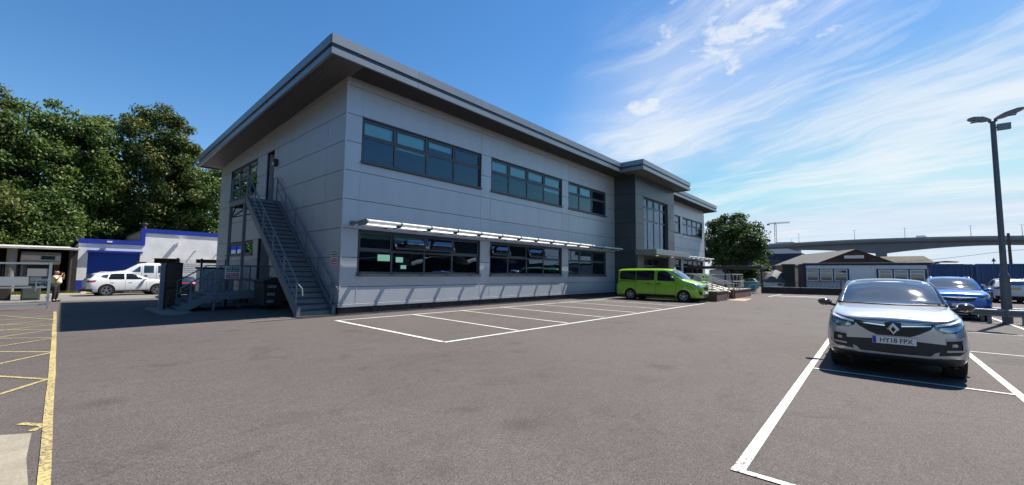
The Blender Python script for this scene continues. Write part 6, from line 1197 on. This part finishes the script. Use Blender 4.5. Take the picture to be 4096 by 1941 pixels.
# ================================================================== LAMP POST AND CRASH RAIL
lp = thing('lamp_post', 'grey steel car park lamp post with twin heads at the right', 'lamp post', (15.75, -18.33, 0)); m_lp = mat('grey_lamp_steel', (0.12, 0.135, 0.15), 0.5, 0.3, var=0.1)
b = MB(); b.tube([(15.75, -18.33, 0), (15.75, -18.33, 1.7)], 0.135, 12); b.lathe([(0.135, 1.70), (0.09, 1.82)], 12, (15.75, -18.33, 0)); b.build('base_sleeve', m_lp, lp, smooth=True)
b = MB(); b.tube([(15.75, -18.33, 1.75), (15.75, -18.33, 7.38)], 0.088, 12, 0.072); b.build('column', m_lp, lp, smooth=True)
b = MB(); b.box(15.64, 15.655, -18.40, -18.26, 0.5, 1.1); b.build('access_door', m_lp, lp)
def head(y0, y1, z0, z1):
    b = MB(); rings = []
    for t, w_, h in ((0, .04, .04), (.12, .11, .09), (.35, .20, .14), (.75, .21, .12), (.95, .15, .06), (1, .07, .03)):
        y = y0 + (y1 - y0) * t; z = z0 + (z1 - z0) * t; rings.append([Vector((15.75 + w_ * c, y, z + (h if s > 0 else h * .35) * s)) for c, s in ((-1, 0), (-.8, .7), (0, 1), (.8, .7), (1, 0), (.8, -1), (-.8, -1))])
    b.rings(rings); h_ = b.build('lamp_head', mat('lamp_head_grey', (0.22, 0.225, 0.23), 0.5), lp, smooth=True)
    b = MB(); ym = (y0 + y1) / 2; zm = z0 + (z1 - z0) * .55; b.box(15.64, 15.86, min(y0, y1) + .2, max(y0, y1) - .08, zm - .065, zm - .045); b.build('lamp_glass', m_lens, h_)
head(-18.30, -17.70, 7.47, 7.62); head(-18.36, -19.10, 7.48, 7.72)
b = MB(); b.tube([(15.75, -18.22, 7.42), (15.75, -18.33, 7.40), (15.75, -18.44, 7.44)], 0.04, 8); b.build('bracket', m_lp, lp, smooth=True); b = MB(); b.box(15.68, 15.82, -18.75, -18.42, 7.05, 7.28); b.bar((15.75, -18.33, 7.15), (15.75, -18.45, 7.18), 0.04, 0.04); b.build('flood_light', m_galv, lp)
ar = thing('crash_barrier', 'galvanised crash barrier rails round the lamp post base', 'barrier', (15.2, -18.2, 0))
prof = [(0.0, .50), (.055, .485), (.055, .43), (0.0, .40), (0.0, .36), (.055, .33), (.055, .275), (0.0, .26)]
def wbeam(p, q):
    p = Vector(p); q = Vector(q); d = (q - p).normalized(); nrm = Vector((d.y, -d.x, 0)); nrm = -nrm if nrm.x > 0 else nrm; b = MB()
    for a, c in zip(prof[:-1], prof[1:]):
        A_ = [p + nrm * a[0] + Vector((0, 0, a[1])), p + nrm * c[0] + Vector((0, 0, c[1])), q + nrm * c[0] + Vector((0, 0, c[1])), q + nrm * a[0] + Vector((0, 0, a[1]))]; b.prism([tuple(v) for v in A_], tuple(nrm * -0.006))
    t_ = b.build('w_beam', m_galv, ar); b = MB(); b.prism([tuple(p + Vector((0, 0, .502))), tuple(q + Vector((0, 0, .502))), tuple(q + nrm * .06 + Vector((0, 0, .49))), tuple(p + nrm * .06 + Vector((0, 0, .49)))], (0, 0, .006)); b.build('top_lip', m_alu, t_)
wbeam((15.35, -17.42, 0), (15.10, -18.20, 0)); wbeam((15.10, -18.21, 0), (15.35, -19.15, 0)); wbeam((16.35, -17.55, 0), (16.4, -19.1, 0))
for x, y in ((15.35, -17.85), (15.35, -18.65), (16.3, -17.8), (16.3, -18.9)): b = MB(); b.box(x - .03, x + .07, y - .05, y + .05, 0, .47); b.build('post', m_galv, ar)

# ================================================================== BEHIND THE CAMERA (unseen warehouse, added and sized to darken reflections in the glass)
wh = thing('unseen_warehouse', 'long dark warehouse with pale arched canopies added behind the camera to darken the window reflections', 'warehouse', (20, -62, 0))
b = MB(); b.box(-40, 90, -80, -62, 0, 11.5); b.build('wall', mat('warehouse_cladding', (0.035, 0.042, 0.05), 0.7, var=0.2, vscale=0.3), wh); b = MB(); b.box(-40.5, 90.5, -80.5, -61.5, 11.51, 12.0); b.build('roof', m_cop, wh)
for k in range(6):
    x0 = -20 + 16 * k; rings = []
    for t in range(9): a = math.pi * t / 8; rings.append([Vector((x0 + 7 - 7 * math.cos(a), y, 3.3 + 1.5 * math.sin(a) + dz)) for y, dz in ((-61, 0), (-56, .2), (-56, .05), (-61, -.15))])
    b = MB(); b.rings(rings); b.build('arched_canopy', m_wht, wh, smooth=True)
